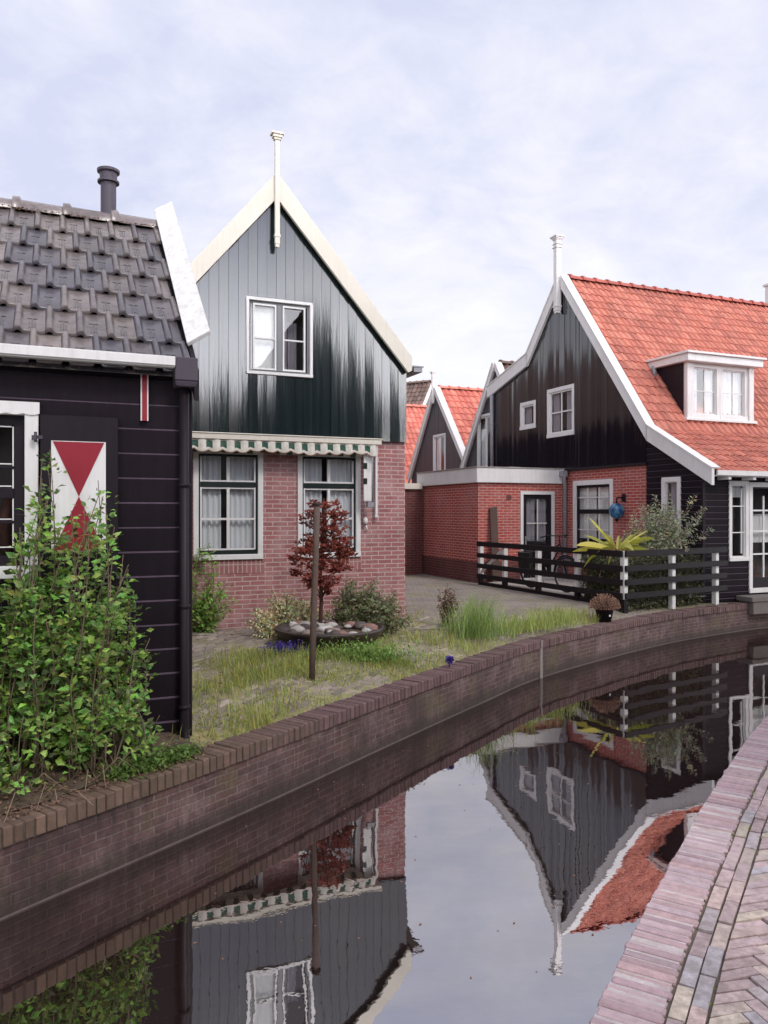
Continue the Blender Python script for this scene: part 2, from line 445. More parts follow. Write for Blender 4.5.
def hboards(mb, x0, x1, z0, z1, w, holes=(), x1f=None, y=-.03, rnd=None, xf=None, bev=.012, m=0, lip=(6, 6.6, 6)):  # lip: paler colour painting the skylight caught on each board ledge
    """horizontal boards with a bevelled top lip; x1f(z) clips the right end"""
    rnd = rnd or R_; X = xf or (lambda p: p)
    n = round((z1 - z0) / w); w = (z1 - z0) / n
    for i in range(n):
        za, zb = z0 + i * w, z0 + (i + 1) * w
        yo = y + rnd.uniform(-.0015, .0015); yt = yo + rnd.uniform(0, .003)
        cuts = [(x0, x1)]
        zs = sorted({za, zb, *[h[k] for h in holes for k in (2, 3) if za < h[k] < zb]})
        for a, b in zip(zs, zs[1:]):
            mid = (a + b) / 2
            spans = [(x0, x1 if x1f is None else None)]
            xe0 = x1 if x1f is None else x1f(a); xe1 = x1 if x1f is None else x1f(b)
            cur = x0; sp = []
            for h in sorted([h for h in holes if h[2] < mid < h[3]]):
                if h[0] > cur: sp.append((cur, h[0], h[0]))
                cur = max(cur, h[1])
            if min(xe0, xe1) > cur: sp.append((cur, xe0, xe1))
            elif max(xe0, xe1) > cur: sp.append((cur, max(xe0, cur), max(xe1, cur)))
            for (s, e0, e1) in sp:
                last = abs(b - zb) < 1e-6
                bb = b - bev if last else b
                k = (bb - a) / (b - a); em = e0 + (e1 - e0) * k
                yb_ = yo + .016
                fy = lambda z: yb_ + (yo - yb_) * (z - za) / w
                mb.face([X((s, fy(a), a)), X((e0, fy(a), a)), X((em, fy(bb), bb)), X((s, fy(bb), bb))], m)
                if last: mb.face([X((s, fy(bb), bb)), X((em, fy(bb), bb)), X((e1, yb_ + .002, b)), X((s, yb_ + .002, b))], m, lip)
                mb.face([X((s, 0, a)), X((s, fy(a), a)), X((s, fy(b), b)), X((s, 0, b))], m)
                mb.face([X((e0, fy(a), a)), X((e0, 0, a)), X((e1, 0, b)), X((e1, fy(b), b))], m)

def curtain(mb, x0, x1, z0, z1, y, amp=.018, wl=.075, m=0):
    n = max(8, int((x1 - x0) / wl * 8)); vs = []; fs = []
    for k in range(n + 1):
        x = x0 + (x1 - x0) * k / n
        a = amp * (math.sin(2 * PI * x / wl) + .35 * math.sin(2 * PI * x / wl * .43 + 1))
        vs += [(x, y + a, z0), (x, y + a * .75, z1)]
    for k in range(n): fs.append((2 * k, 2 * k + 2, 2 * k + 3, 2 * k + 1))
    mb.shared(vs, fs, m)

def window(parent, xc, zc, w, h, loc_y=0, rotz=None, at=None, fw=.06, fmat='white', smat='white', sash=.035, vbars=(), hbars=(), rails=(), bar=.022,
           curt=None, curt_mat='cloth', name='window', label=None, proud=.02, rail_mat=None, bottom_rail=None, handle=False):
    """frame = the part; sash, glass, curtain, recess = its sub-parts. built round its own centre"""
    f = MB(); x, z = w / 2, h / 2
    f.box(-x, x, -proud, .08, z - fw, z); f.box(-x, x, -proud - .015, .08, -z, -z + fw)
    f.box(-x, -x + fw, -proud, .08, -z + fw, z - fw); f.box(x - fw, x, -proud, .08, -z + fw, z - fw)
    o = f.build(name, M[fmat], parent, .004)
    o.location = at if at else (xc, loc_y, zc)
    if rotz is not None: o.rotation_euler = (0, 0, rotz)
    if label: o['label'] = label
    ix, iz = x - fw, z - fw
    s = MB(); y0, y1 = .012, .05
    br = bottom_rail or sash
    s.box(-ix, ix, y0, y1, iz - sash, iz); s.box(-ix, ix, y0, y1, -iz, -iz + br)
    s.box(-ix, -ix + sash, y0, y1, -iz + br, iz - sash); s.box(ix - sash, ix, y0, y1, -iz + br, iz - sash)
    so = s.build('sash', M[smat], o, .003)
    if rails:
        r = MB()
        for (zz, ht) in rails: r.box(-ix + sash, ix - sash, y0 - .006, y1, zz - ht / 2, zz + ht / 2)
        r.build('meeting_rail', M[rail_mat or smat], o, .003)
    if vbars or hbars:
        g = MB()
        for (xx, za, zb, bw) in vbars: g.box(xx - bw / 2, xx + bw / 2, y0 + .004, y1 - .004, za, zb)
        for (zz, xa, xb, bw) in hbars: g.box(xa, xb, y0 + .0065, y1 - .0065, zz - bw / 2, zz + bw / 2)
        g.build('glazing_bars', M['white'], o)
    gl = MB(); gl.face([(-ix + sash * .5, .03, -iz + sash * .5), (ix - sash * .5, .03, -iz + sash * .5), (ix - sash * .5, .03, iz - sash * .5), (-ix + sash * .5, .03, iz - sash * .5)]); gl.build('glass', M['glass'], o)
    if curt:
        c = MB()
        for q in curt: curtain(c, q[0], q[1], q[2], q[3], .105, *(q[4:] if len(q) > 4 else ()))
        c.build('curtain', M[curt_mat], o)
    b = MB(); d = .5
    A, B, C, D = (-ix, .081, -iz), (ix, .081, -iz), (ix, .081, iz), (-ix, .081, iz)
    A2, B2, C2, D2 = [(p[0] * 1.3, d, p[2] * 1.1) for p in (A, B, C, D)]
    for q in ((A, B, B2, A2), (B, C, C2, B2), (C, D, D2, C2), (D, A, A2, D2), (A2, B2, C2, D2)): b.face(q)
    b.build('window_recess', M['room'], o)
    return o

def tile_field(mb, P0, U, S, N, width, length, tw, gauge, amp=.028, lift=.022, cols=None, rnd=None, seg=6, m=0, half=False, clip=None, slant=0.0):
    """pantiles: P0 lower-left corner, U along the eave, S up the slope, N outwards"""
    rnd = rnd or R_; P0, U, S, N = Vector(P0), Vector(U), Vector(S), Vector(N)
    rows = max(1, round(length / gauge)); gauge = length / rows; nt = max(1, round(width / tw)); tw = width / nt
    def prof(t): return amp * (math.sin(2 * PI * t - .6) * .75 + .25 * math.sin(4 * PI * t))
    for r in range(rows):
        for k in range(nt):
            c0 = cols[rnd.randrange(len(cols))]; j = rnd.uniform(.92, 1.07); col = tuple(x * j for x in c0[:3])
            dz = rnd.uniform(-.003, .003); ds = rnd.uniform(-.008, .008)
            if clip and clip(k * tw + tw / 2, r * gauge + gauge / 2): continue
            vs = []; fs = []
            for q in range(seg + 1):
                t = q / seg; x = (k + t) * tw; hgt = prof(t) + dz
                sl = slant * t
                lo = P0 + U * x + S * (r * gauge + ds - .02 + sl) + N * (hgt + lift)
                hi = P0 + U * x + S * ((r + 1) * gauge + .01) + N * (hgt * .9 + .001)
                un = P0 + U * x + S * (r * gauge + ds - .015 + sl) + N * (hgt - .004)
                vs += [un, lo, hi]
            for q in range(seg):
                a = q * 3; b = a + 3
                fs += [(a, b, b + 1, a + 1), (a + 1, b + 1, b + 2, a + 2)]
            mb.shared(vs, fs, m, col, smooth=False)
def ridge_caps(mb, A, B, r, L, col, m=0, rnd=None):
    rnd = rnd or R_; A, B = Vector(A), Vector(B); d = B - A; n = max(1, round(d.length / L)); d.normalize(); L = (B - A).length / n
    side = Vector((-d.y, d.x, 0))
    for i in range(n):
        j = rnd.uniform(.85, 1.12); c = tuple(x * j for x in col[:3]); vs = []; fs = []
        sec = [(0, r * 1.22), (.06, r * 1.25), (.08, r * 1.02), (L + .02, r * .95)]
        for (t, rr) in sec:
            for k in range(9):
                a = PI * k / 8
                vs.append(A + d * (i * L + t) + side * math.cos(a) * rr + Vector((0, 0, math.sin(a) * rr)))
        for s in range(len(sec) - 1):
            for k in range(8): fs.append((s * 9 + k, s * 9 + k + 1, s * 9 + 10 + k, s * 9 + 9 + k))
        mb.shared(vs, fs, m, c)
        mb.face([vs[k] for k in range(9)][::-1], m, c)
def pipe(name, parent, pts, r, mat, brackets=()):
    mb = MB(); mb.tube(pts, r, 10)
    for (x, y, z) in brackets: mb.lathe([(r, z - .015), (r * 1.25, z - .012), (r * 1.25, z + .012), (r, z + .015)], x, y, 10)
    return mb.build(name, M[mat], parent)
def finial(parent, x, y, zb, zt, w, mat='white', d=None, caps=((.7, .28, .265), (.7, .2, .185), (.62, .1, .07), (.8, .07, .035), (1.0, .035, 0))):
    """square pole with moulded cap across the gable peak"""
    mb = MB(); d = d or w
    mb.box(x - w / 2, x + w / 2, y - d / 2, y + d / 2, zb, zt - .1)
    mb.box(x - w * .62, x + w * .62, y - d * .62, y + d * .62, zb + .09, zb + .13)
    mb.box(x - w * .42, x + w * .42, y - d * .42, y + d * .42, zb - .05, zb)
    for (k, a, b) in caps:
        mb.box(x - w * k, x + w * k, y - d * k, y + d * k, zt - a, zt - b)
    return mb.build('finial', M[mat], parent, .004)

# ================================================================== SETTING
FAR_WALL = [(-9.5, -7.0), (-5.2, -.4), (-3.0, 2.87), (-2.07, 4.2), (-1.31, 5.28), (-.71, 6.17), (-.04, 7.21), (1.13, 8.98), (2.07, 10.34), (3.69, 12.05), (5.05, 13.3), (6.4, 14.28), (7.28, 14.82), (9.5, 15.85), (14, 17.8), (30, 24.6)]
NEAR_EDGE = [(-6.5, -9.0), (-3.4, -4.3), (-1.9, -1.95), (-.72, 0.05), (0.0, 1.36), (.68, 2.52), (1.02, 3.11), (1.6, 4.05), (1.86, 4.47), (3.09, 6.28), (4.6, 8.1), (6.8, 10.1), (10, 12.3), (15, 14.6), (31, 21.0)]
def smooth_line(P, step=.1):
    P = [Vector(p) for p in P]; out = []
    for i in range(1, len(P) - 2):
        a, b, c, d = P[i - 1], P[i], P[i + 1], P[i + 2]
        n = max(2, int((c - b).length / step))
        for k in range(n):
            t = k / n
            out.append(.5 * ((2 * b) + (c - a) * t + (2 * a - 5 * b + 4 * c - d) * t * t + (3 * b - a - 3 * c + d) * t ** 3))
    out.append(P[-2])
    return out
def resample(P, s):
    out = [P[0].copy()]; acc = 0
    for a, b in zip(P, P[1:]):
        L = (b - a).length
        while acc + L >= s:
            t = (s - acc) / L; a = a + (b - a) * t; out.append(a.copy()); L = (b - a).length; acc = 0
        acc += L
    return out
def offset(P, d):
    out = []
    for i, p in enumerate(P):
        t = (P[min(i + 1, len(P) - 1)] - P[max(i - 1, 0)]).normalized()
        out.append(p + Vector((-t.y, t.x)) * d)          # to the left of travel = land side of the far wall
    return out
FW = smooth_line(FAR_WALL, .25); NE = smooth_line(NEAR_EDGE, .25)
ZC, ZQ, ZG = .50, .55, .60

def sheet(name, poly, z, mat, kind='structure'):
    mb = MB()
    pts = [(p[0], p[1], z) for p in poly]
    for t in tessellate_polygon([[Vector(p) for p in pts]]):
        q = [pts[k] for k in t]
        n = (Vector(q[1]) - Vector(q[0])).cross(Vector(q[2]) - Vector(q[0]))
        mb.face(q if n.z > 0 else q[::-1])
    return tag(mb.build(name, mat), kind=kind)
# water
mb = MB(); mb.face([(-150, -150, 0), (150, -150, 0), (150, 150, 0), (-150, 150, 0)])
tag(mb.build('water', M['water']), kind='structure')
# land on the far side: verge strips along the wall, then the yard, one sheet to the horizon
inn = offset(FW, .23); mid = offset(FW, .95)
mb = MB()
for i in range(len(FW) - 1):
    a, b, c, d = inn[i], inn[i + 1], mid[i + 1], mid[i]
    mb.face([(a.x, a.y, ZC - .02), (b.x, b.y, ZC - .02), (c.x, c.y, ZG), (d.x, d.y, ZG)])
pts = [(p.x, p.y, ZG) for p in mid] + [(200, 90, ZG), (200, 260, ZG), (-260, 260, ZG), (-260, -60, ZG), (-14, -9, ZG)]
for t in tessellate_polygon([[Vector(p) for p in pts]]):
    q = [pts[k] for k in t]
    n = (Vector(q[1]) - Vector(q[0])).cross(Vector(q[2]) - Vector(q[0]))
    mb.face(q if n.z > 0 else q[::-1])
tag(mb.build('ground', M['ground']), kind='structure')
# near bank
sheet('street_bed', [(p.x, p.y) for p in offset(NE, -.02)] + [(200, 70), (200, -120), (-60, -120)], ZQ - .012, M['sand'])
yb = MB(); ya = math.radians(66); vx = Vector((math.cos(ya), math.sin(ya))); vy = Vector((-vx.y, vx.x)); BL, BW = .205, .07
YC = [(158, 146, 136), (146, 134, 126), (136, 124, 118), (166, 152, 142), (150, 134, 128), (128, 116, 110)]
house_o, hx = Vector((.314, 11.67)), Vector((math.cos(TH), math.sin(TH))); hy = Vector((-hx.y, hx.x)); lo_ = Vector((-1.452, 5.9))
for i in range(-10, 70):
    for j in range(-60, 110):
        c = Vector((-.9, 5.4)) + vx * ((i + .5 * (j % 2)) * BL) + vy * (j * BW)
        if not (5.0 < c.y < 11.9 and -2.9 < c.x < 2.6): continue
        k = min(range(len(inn)), key=lambda q: (inn[q] - c).length_squared); t = (inn[k + 1] - inn[k - 1]).normalized(); sd_ = (c - inn[k]).dot(Vector((-t.y, t.x)))
        if sd_ < .1: continue
        rel = c - house_o
        if rel.dot(hy) > -.1 and rel.dot(hx) < .05: continue
        rel = c - lo_
        if rel.dot(hy) > -.06 and rel.dot(hx) < .06 and rel.dot(hy) < 4.4: continue
        if noise.noise((c.x * 1.3, c.y * 1.3, 4)) + .5 * noise.noise((c.x * 4, c.y * 4, 8)) > .18: continue
        f = lambda p: ZC - .02 + (ZG - ZC + .02) * min(1, max(0, (p - inn[k]).dot(Vector((-t.y, t.x))) / .72))
        g = R_.uniform(.004, .008); col = tuple(Vector(lin(*R_.choice(YC))[:3]) * R_.uniform(.75, 1.1)); up = R_.uniform(.0, .014); tx, ty = R_.uniform(-.06, .06), R_.uniform(-.1, .1)
        P = [c + vx * (a * (BL / 2 - g)) + vy * (b * (BW / 2 - g)) for a, b in ((-1, -1), (1, -1), (1, 1), (-1, 1))]
        yb.hexa([(v.x, v.y, f(v) - .05) for v in P] + [(v.x, v.y, f(v) + up + (v - c).dot(vx) * tx + (v - c).dot(vy) * ty) for v in P], 0, col)
tag(yb.build('courtyard', M['yard_brick'], None, .006), kind='structure')
# raised terrace behind the fence
sheet('terrace', [(2.2, 17.2), (4.05, 13.1), (5.98, 14.42), (4.25, 18.4)], ZG + .045, M['concrete'])

# ---- canal wall (far side)
def canal_wall(name, label, line, z, wallmat, side, colf, step=.064, width=.225, hgt=.108, overh=.025, rows=None):
    root = thing(name, label, 'canal wall')
    mb = MB(); L = 0
    for a, b in zip(line, line[1:]):
        l2 = L + (b - a).length
        q = [(a.x, a.y, -.4), (b.x, b.y, -.4), (b.x, b.y, z - hgt + .002), (a.x, a.y, z - hgt + .002)]
        uv = [(L, -.4), (l2, -.4), (l2, z), (L, z)]
        mb.face(q, uv=uv); L = l2
    mb.build('wall', wallmat, root)
    P = resample(line, step); t_ = MB()
    for i in range(len(P) - 1):
        a, b = P[i], P[i + 1]; t = (b - a).normalized(); n = Vector((-t.y, t.x)) * side
        g = R_.uniform(.003, .007); a2, b2 = a + t * g, b - t * g
        o = overh + R_.uniform(-.006, .006); zz = z + R_.uniform(-.007, .005); tl = R_.uniform(-.005, .005)
        w = width + R_.uniform(-.006, .006)
        c = colf(i, a)
        p = [a2 - n * o, b2 - n * o, b2 + n * w, a2 + n * w]
        if side < 0: p = [p[1], p[0], p[3], p[2]]
        t_.hexa([(q.x, q.y, z - hgt) for q in p] + [(p[0].x, p[0].y, zz + tl), (p[1].x, p[1].y, zz - tl), (p[2].x, p[2].y, zz - tl * .5), (p[3].x, p[3].y, zz + tl)], 0, c)
    t_.build('coping', M['coping' if side > 0 else 'quay_coping'], root, .007)
    # mortar bed between the coping bricks
    mo = MB(); io = offset(line, side * (width - .01)); oo = offset(line, side * -.012)
    for i in range(len(line) - 1):
        a, b, c, d = oo[i], oo[i + 1], io[i + 1], io[i]
        zm = z - (.012 if side > 0 else .006); q = [(a.x, a.y, zm), (b.x, b.y, zm), (c.x, c.y, zm), (d.x, d.y, zm)]
        mo.face(q if side > 0 else q[::-1])
        mo.face([(a.x, a.y, z - hgt - .004), (b.x, b.y, z - hgt - .004), (b.x, b.y, z - .012), (a.x, a.y, z - .012)])
    mo.build('mortar', M['mortar' + ('' if side > 0 else '_pale')], root)
    return root
M['mortar'] = m_soil('coping_mortar', lin(70, 60, 56), lin(104, 92, 86))
M['mortar_pale'] = m_soil('quay_mortar', lin(170, 156, 156), lin(222, 212, 210))
def cop_far(i, p):
    k = max(0, min(1, (2.6 - p.x) / 4.5)) if p.x < 2.6 else 0
    left = max(0, min(1, (-.6 - p.x) / .8))
    a = Vector(lin(112, 86, 86)[:3]); b = Vector(lin(112, 90, 76)[:3])
    c = a.lerp(b, left) * R_.uniform(.72, 1.15)
    return tuple(c)
fw = canal_wall('canal_wall', 'weathered dark brick canal wall curving along the far bank', FW, ZC, M['canal_brick'], 1, cop_far)
def cop_near(i, p):
    a = Vector(lin(*R_.choice([(190, 162, 166), (194, 170, 174), (184, 158, 164), (194, 164, 166), (186, 166, 172)]))[:3])
    return tuple(a * R_.uniform(.86, 1.1))
nw = canal_wall('quay_edge', 'pale pink brick quay edge beside the clinker pavement', NE, ZQ, M['quay_brick'], -1, cop_near, step=.05, width=.19, hgt=.09, overh=.015)
mb = MB(); lo1 = offset(FW, -.005)
for i in range(len(FW) - 1):
    a, b, c, d = lo1[i], lo1[i + 1], FW[i + 1], FW[i]
    mb.face([(a.x, a.y, .008), (b.x, b.y, .008), (c.x, c.y, .011), (d.x, d.y, .011)]); mb.face([(a.x, a.y, -.1), (b.x, b.y, -.1), (b.x, b.y, .008), (a.x, a.y, .008)])
mb.build('waterline_ledge', M['ledge'], fw)
# pale movement joint in the far wall
best = min(range(len(FW)), key=lambda i: abs(FW[i].x / FW[i].y - (540.5 - 384) / 780) if FW[i].y > 3 else 9)
a, b = FW[best], FW[best + 1]; t = (b - a).normalized(); n = Vector((-t.y, t.x))
mb = MB(); p = a
q = [p - n * .03 - t * .007, p - n * .03 + t * .007, p + n * .02 + t * .007, p + n * .02 - t * .007]
mb.hexa([(v.x, v.y, -.1) for v in q] + [(v.x, v.y, ZC - .005) for v in q]); mb.build('joint_strip', M['concrete'], fw)

# ---- near pavement: two border rows, then clinkers in herringbone
mb = MB()
PAV0 = [(204, 176, 178), (200, 170, 174), (186, 178, 186), (196, 180, 184), (210, 192, 174), (206, 176, 170), (198, 170, 172), (208, 186, 176), (200, 170, 172), (194, 166, 170)]
PAV = [tuple(.8 * c + .2 * (sum(q) / 3 - 6) for c in q) for q in PAV0]
def brickcol(): return tuple(Vector(lin(*R_.choice(PAV))[:3]) * R_.uniform(.8, 1.12))
for row in range(2):
    off = -.197 - row * .059
    P = resample(offset(NE, off), .208)
    for i in range(len(P) - 1):
        sh = .5 * row
        a, b = P[i].lerp(P[i + 1], sh), (P[i + 1].lerp(P[i + 2], sh) if i + 2 < len(P) else P[i + 1])
        if b.y > 13: continue
        t = (b - a).normalized(); n = Vector((t.y, -t.x))
        a2, b2 = a + t * R_.uniform(.003, .007), b - t * R_.uniform(.003, .007)
        w0, w1 = R_.uniform(.002, .006), .056 + R_.uniform(-.004, .001)
        zz = ZQ + R_.uniform(-.006, .002); tl = R_.uniform(-.004, .004)
        p = [a2 + n * w1, b2 + n * w1, b2 + n * w0, a2 + n * w0]
        mb.hexa([(v.x, v.y, ZQ - .05) for v in p] + [(p[0].x, p[0].y, zz + tl), (p[1].x, p[1].y, zz - tl), (p[2].x, p[2].y, zz - tl), (p[3].x, p[3].y, zz + tl)], 0, brickcol())
inner = offset(NE, -.197 - .059 * 2)
W, N4 = .055, 4; ang = math.radians(14); ux = Vector((math.cos(ang), math.sin(ang))); uy = Vector((-ux.y, ux.x)); o0 = Vector((.27, .93)) 
_r = Vector((1.348, 2.938)) - o0; o0 = o0 + ux * (((math.floor(_r.dot(ux) / W * 10) / 10 - math.floor(_r.dot(uy) / W * 10) / 10) % 8) - 2) * W     # courses run across beside the border rows
def border_at(p):
    best = min(range(1, len(inner) - 1), key=lambda i: (inner[i] - p).length_squared)
    t = (inner[best + 1] - inner[best - 1]).normalized()
    return inner[best], Vector((t.y, -t.x))
def clip_half(poly, q, n, d):
    out = []
    for a, b in zip(poly, poly[1:] + poly[:1]):
        da, db = (a - q).dot(n) - d, (b - q).dot(n) - d
        if da >= 0: out.append(a)
        if (da >= 0) != (db >= 0): out.append(a + (b - a) * (da / (da - db)))
    return out
for yy in range(-20, 110):
    for xx in range(-30, 80):
        d = (xx - yy) % (2 * N4)
        if d == 0: w_, h_ = N4, 1
        elif d == 2 * N4 - 1: w_, h_ = 1, N4
        else: continue
        c = o0 + ux * ((xx + w_ / 2) * W) + uy * ((yy + h_ / 2) * W)
        if c.y < 1.2 or c.y > 6.5 or c.x > 4.2 or c.x < -.6: continue
        q, bn = border_at(c); sd_ = (c - q).dot(bn)
        if sd_ < -.15 or sd_ > 1.9: continue
        g = R_.uniform(.002, .0045)
        x0, x1, y0, y1 = xx * W + g, (xx + w_) * W - g, yy * W + g, (yy + h_) * W - g
        zz = ZQ + R_.uniform(-.006, .003); tx, ty = R_.uniform(-.05, .05), R_.uniform(-.02, .02)
        p = [o0 + ux * u + uy * v + Vector((R_.uniform(-.0015, .0015), R_.uniform(-.0015, .0015))) for u, v in ((x0, y0), (x1, y0), (x1, y1), (x0, y1))]
        p = clip_half(p, q, bn, .007)
        if len(p) < 3 or abs(sum(a.cross(b) for a, b in zip(p, p[1:] + p[:1]))) < .0012: continue
        col = brickcol(); top = [(v.x, v.y, zz + (v - c).x * tx + (v - c).y * ty) for v in p]; n_ = len(p)
        mb.face(top, 0, col)
        for k in range(n_):
            a, b = top[k], top[(k + 1) % n_]
            mb.face([(a[0], a[1], ZQ - .05), (b[0], b[1], ZQ - .05), b, a], 0, col)
tag(mb.build('pavement', M['paver'], None, .006), kind='structure')

# ================================================================== BLACK HOUSE ON THE LEFT
L = thing('timber_house', 'low black timber house with grey tiled roof and hourglass shutter', 'house', (-1.468, 5.9, 0), TH)
WIN = (-2.05, -1.07, 1.76, 2.94)
mb = MB(); holes = [WIN]
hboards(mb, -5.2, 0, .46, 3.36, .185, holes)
mb.box(-5.2, -.002, .0, .004, .3, .46)
mb.face([(0, 0, .3), (0, 4.2, .3), (0, 4.2, 3.36), (0, 2.1, 5.1), (0, 0, 3.36)])
mb.face([(-5.2, 0, .3), (-5.2, 0, 3.36), (-5.2, 2.1, 5.1), (-5.2, 4.2, 3.36), (-5.2, 4.2, .3)])
mb.build('wall', M['black_boards'], L)
mb = MB(); mb.box(-.03, .012, -.036, .06, .46, 3.36); mb.build('corner_board', M['black'], L, .004)
sl = math.atan2(5.09 - 3.34, 2.08); S = Vector((0, math.cos(sl), math.sin(sl))); N = Vector((0, -math.sin(sl), math.cos(sl)))
# individual flat tiles with a roll on the left and an embossed stem
mb = MB()
P0 = Vector((-5.2, -.10, 3.32 - .10 * math.tan(sl))); rows = 7; Ltot = (2.08 + .10) / math.cos(sl) - .15; ga = Ltot / rows; tw = .212
GC = [(124, 115, 115), (116, 107, 108), (132, 122, 121), (94, 90, 98), (120, 111, 111), (126, 116, 114), (134, 123, 120), (106, 99, 103), (98, 93, 101)]
for r in range(rows):
    off = (r % 2) * tw * .5 - .15
    nt = int(5.35 / tw) + 1
    for k in range(nt):
        x0 = off + k * tw
        if x0 > 5.19: continue
        wv = min(tw, 5.2 - x0)
        col = tuple(Vector(lin(*R_.choice(GC))[:3]) * R_.uniform(.78, 1.02)); j = R_.uniform(-.004, .004); dz = R_.uniform(-.002, .003)
        prof = [(0, .006), (.004, .026), (.016, .04), (.032, .043), (.046, .034), (.054, .012), (.07, .006), (.13, .003), (.19, .006), (.205, .012), (tw - .001, .012)]
        prof = [q for q in prof if q[0] <= wv + 1e-6]
        vs = []; fs = []
        for (x, h) in prof:
            b0 = P0 + Vector((x0 + x, 0, 0)) + S * (r * ga + j); b1 = P0 + Vector((x0 + x, 0, 0)) + S * ((r + 1) * ga + .03)
            rr = .5 if h > .02 else 1
            vs += [b0 + N * (h - .012 + dz), b0 + N * (h + .026 + dz) - S * .004, b0 + N * (h + .03 + dz) + S * .012, b1 + N * (h * .9 + .0)]
        for q in range(len(prof) - 1):
            a = q * 4; b = a + 4
            for w_ in range(3): fs.append((a + w_, b + w_, b + w_ + 1, a + w_ + 1))
        mb.shared(vs, fs, 0, col)
        if wv > .2:
            for (xa, xb, sa, sb) in ((.117, .129, .05, .2), (.09, .156, .2, .216), (.1, .108, .04, .15), (.138, .146, .04, .15)):
                b0 = P0 + Vector((x0, 0, 0)) + S * (r * ga)
                H = lambda s: .031 + dz - .03 * s / ga
                A = [b0 + Vector((xx, 0, 0)) + S * s + N * (H(s) + .004) for xx, s in ((xa, sa), (xb, sa), (xb, sb), (xa, sb))]
                B = [q + N * .004 for q in A]
                mb.hexa(A + B, 0, tuple(c * .62 for c in col))
# back slope
bk = (-5.2, 4.32, 3.3)
mb.face([(.0, 2.06, 5.12), (-5.2, 2.06, 5.12), (-5.2, 4.32, 3.28), (.0, 4.32, 3.28)], 0, lin(100, 94, 100)[:3])
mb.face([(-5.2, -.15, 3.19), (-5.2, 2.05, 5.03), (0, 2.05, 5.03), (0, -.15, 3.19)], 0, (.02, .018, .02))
mb.build('roof', M['tile_grey'], L)
mb = MB(); ridge_caps(mb, (-5.2, 2.06, 5.0), (.0, 2.06, 5.0), .12, .42, lin(128, 117, 116)); mb.build('ridge_tiles', M['tile_grey'], L)
# moss and lichen under the ridge
mb = MB()
for k in range(300):
    x = R_.uniform(-2.6, 0); s = Ltot - .0 - abs(R_.gauss(0, .03)) * (1 + noise.noise((x * 3, 0, 0))); p = P0 + Vector((5.2 + x, 0, 0)) + S * s + N * .045
    mb.leaf(p, Vector((R_.uniform(-1, 1), -1, R_.uniform(-.2, .8))), N, .025, .02, tuple(R_.uniform(.5, 1.3) for _ in range(1)) * 3)
tag(mb.build('roof_moss', M['leaf_dry'], L), kind='stuff')
# verge plank, tilted outwards, with its board below
mb = MB(); wv = Vector((.172, 0, .112)); e0 = Vector((.0, -.02, 3.34 - .02 * math.tan(sl))) + N * .05; e1 = Vector((.0, 2.2, 3.34 + 2.2 * math.tan(sl))) + N * .05
e0 = e0 + S * .16
nn = wv.cross(S).normalized()
mb.hexa([e0 - nn * .0, e0 + wv, e1 + wv, e1, e0 + nn * .035, e0 + wv + nn * .035, e1 + wv + nn * .035, e1 + nn * .035])
mb.build('verge_plank', M['white_worn'], L, .004)
mb = MB(); mb.prism_yz([(-.17, 3.02), (-.17, 3.24), (2.1, 5.14), (4.3, 3.3), (4.3, 3.08), (2.1, 4.9)][::-1], .005, .04); mb.build('verge_board', M['black'], L)
mb = MB(); mb.box(-5.2, -.135, -.2, -.165, 3.262, 3.33); mb.box(-5.2, -.135, -.19, -.12, 3.252, 3.26); mb.build('eaves_board', M['white'], L, .004)
mb = MB(); mb.box(-5.2, -.02, -.165, -.02, 3.27, 3.29); mb.build('soffit', M['black'], L)
# rainwater hopper and pipe
mb = MB(); mb.hexa([(-.125, -.17, 3.12), (.02, -.17, 3.12), (.02, -.04, 3.12), (-.125, -.04, 3.12), (-.135, -.18, 3.16), (.03, -.18, 3.16), (.03, -.04, 3.16), (-.135, -.04, 3.16)])
mb.box(-.135, .03, -.18, -.04, 3.163, 3.335); mb.build('rain_hopper', M['dark_metal'], L, .006)
pipe('drainpipe', L, [(-.055, -.085, 3.13), (-.055, -.085, .62), (-.05, -.1, .5), (-.03, -.16, .44)], .036, 'black', [(-.055, -.085, 2.4), (-.055, -.085, 1.5), (-.055, -.085, .75)])
# red wall anchor
mb = MB(); mb.box(-.352, -.318, -.052, -.036, 2.87, 3.27); ob = mb.build('wall_anchor', M['red'], L)
mb = MB(); mb.box(-.362, -.353, -.05, -.034, 2.87, 3.27); mb.box(-.317, -.308, -.05, -.034, 2.87, 3.27); mb.build('anchor_trim', M['white'], ob)
# window with dark sash
wx = WIN
w = window(L, (wx[0] + wx[1]) / 2, (wx[2] + wx[3]) / 2, wx[1] - wx[0] + .04, wx[3] - wx[2] + .04, fw=.085, smat='black', sash=.07, hbars=((.185, -.34, .34, .008), (.03, -.34, .34, .008), (-.2, -.34, .34, .008), (-.395, -.34, .34, .008), (.445, -.34, .34, .008)), rails=((.16, .02), (-.02, .07), (-.22, .02)), rail_mat='black', proud=.05,
           vbars=((.35, -.4, .445, .008),))
mb = MB()
for k in range(5): mb.tube([(-.3 + k * .15, .3, -.45), (-.31 + k * .15, .3, -.2), (-.28 + k * .15, .31, -.05)], .045, 8)
mb.build('ornaments', M['clay'], w)
# scalloped head board of the window
mb = MB(); pts = []
for k in range(41):
    x = -.52 + 1.04 * k / 40; pts.append((x, .535 - .012 * abs(math.sin(k * PI / 4))))
mb.prism_xz(pts + [(.52, .614), (-.52, .614)], -.06, -.0505); mb.build('head_board', M['white'], w)
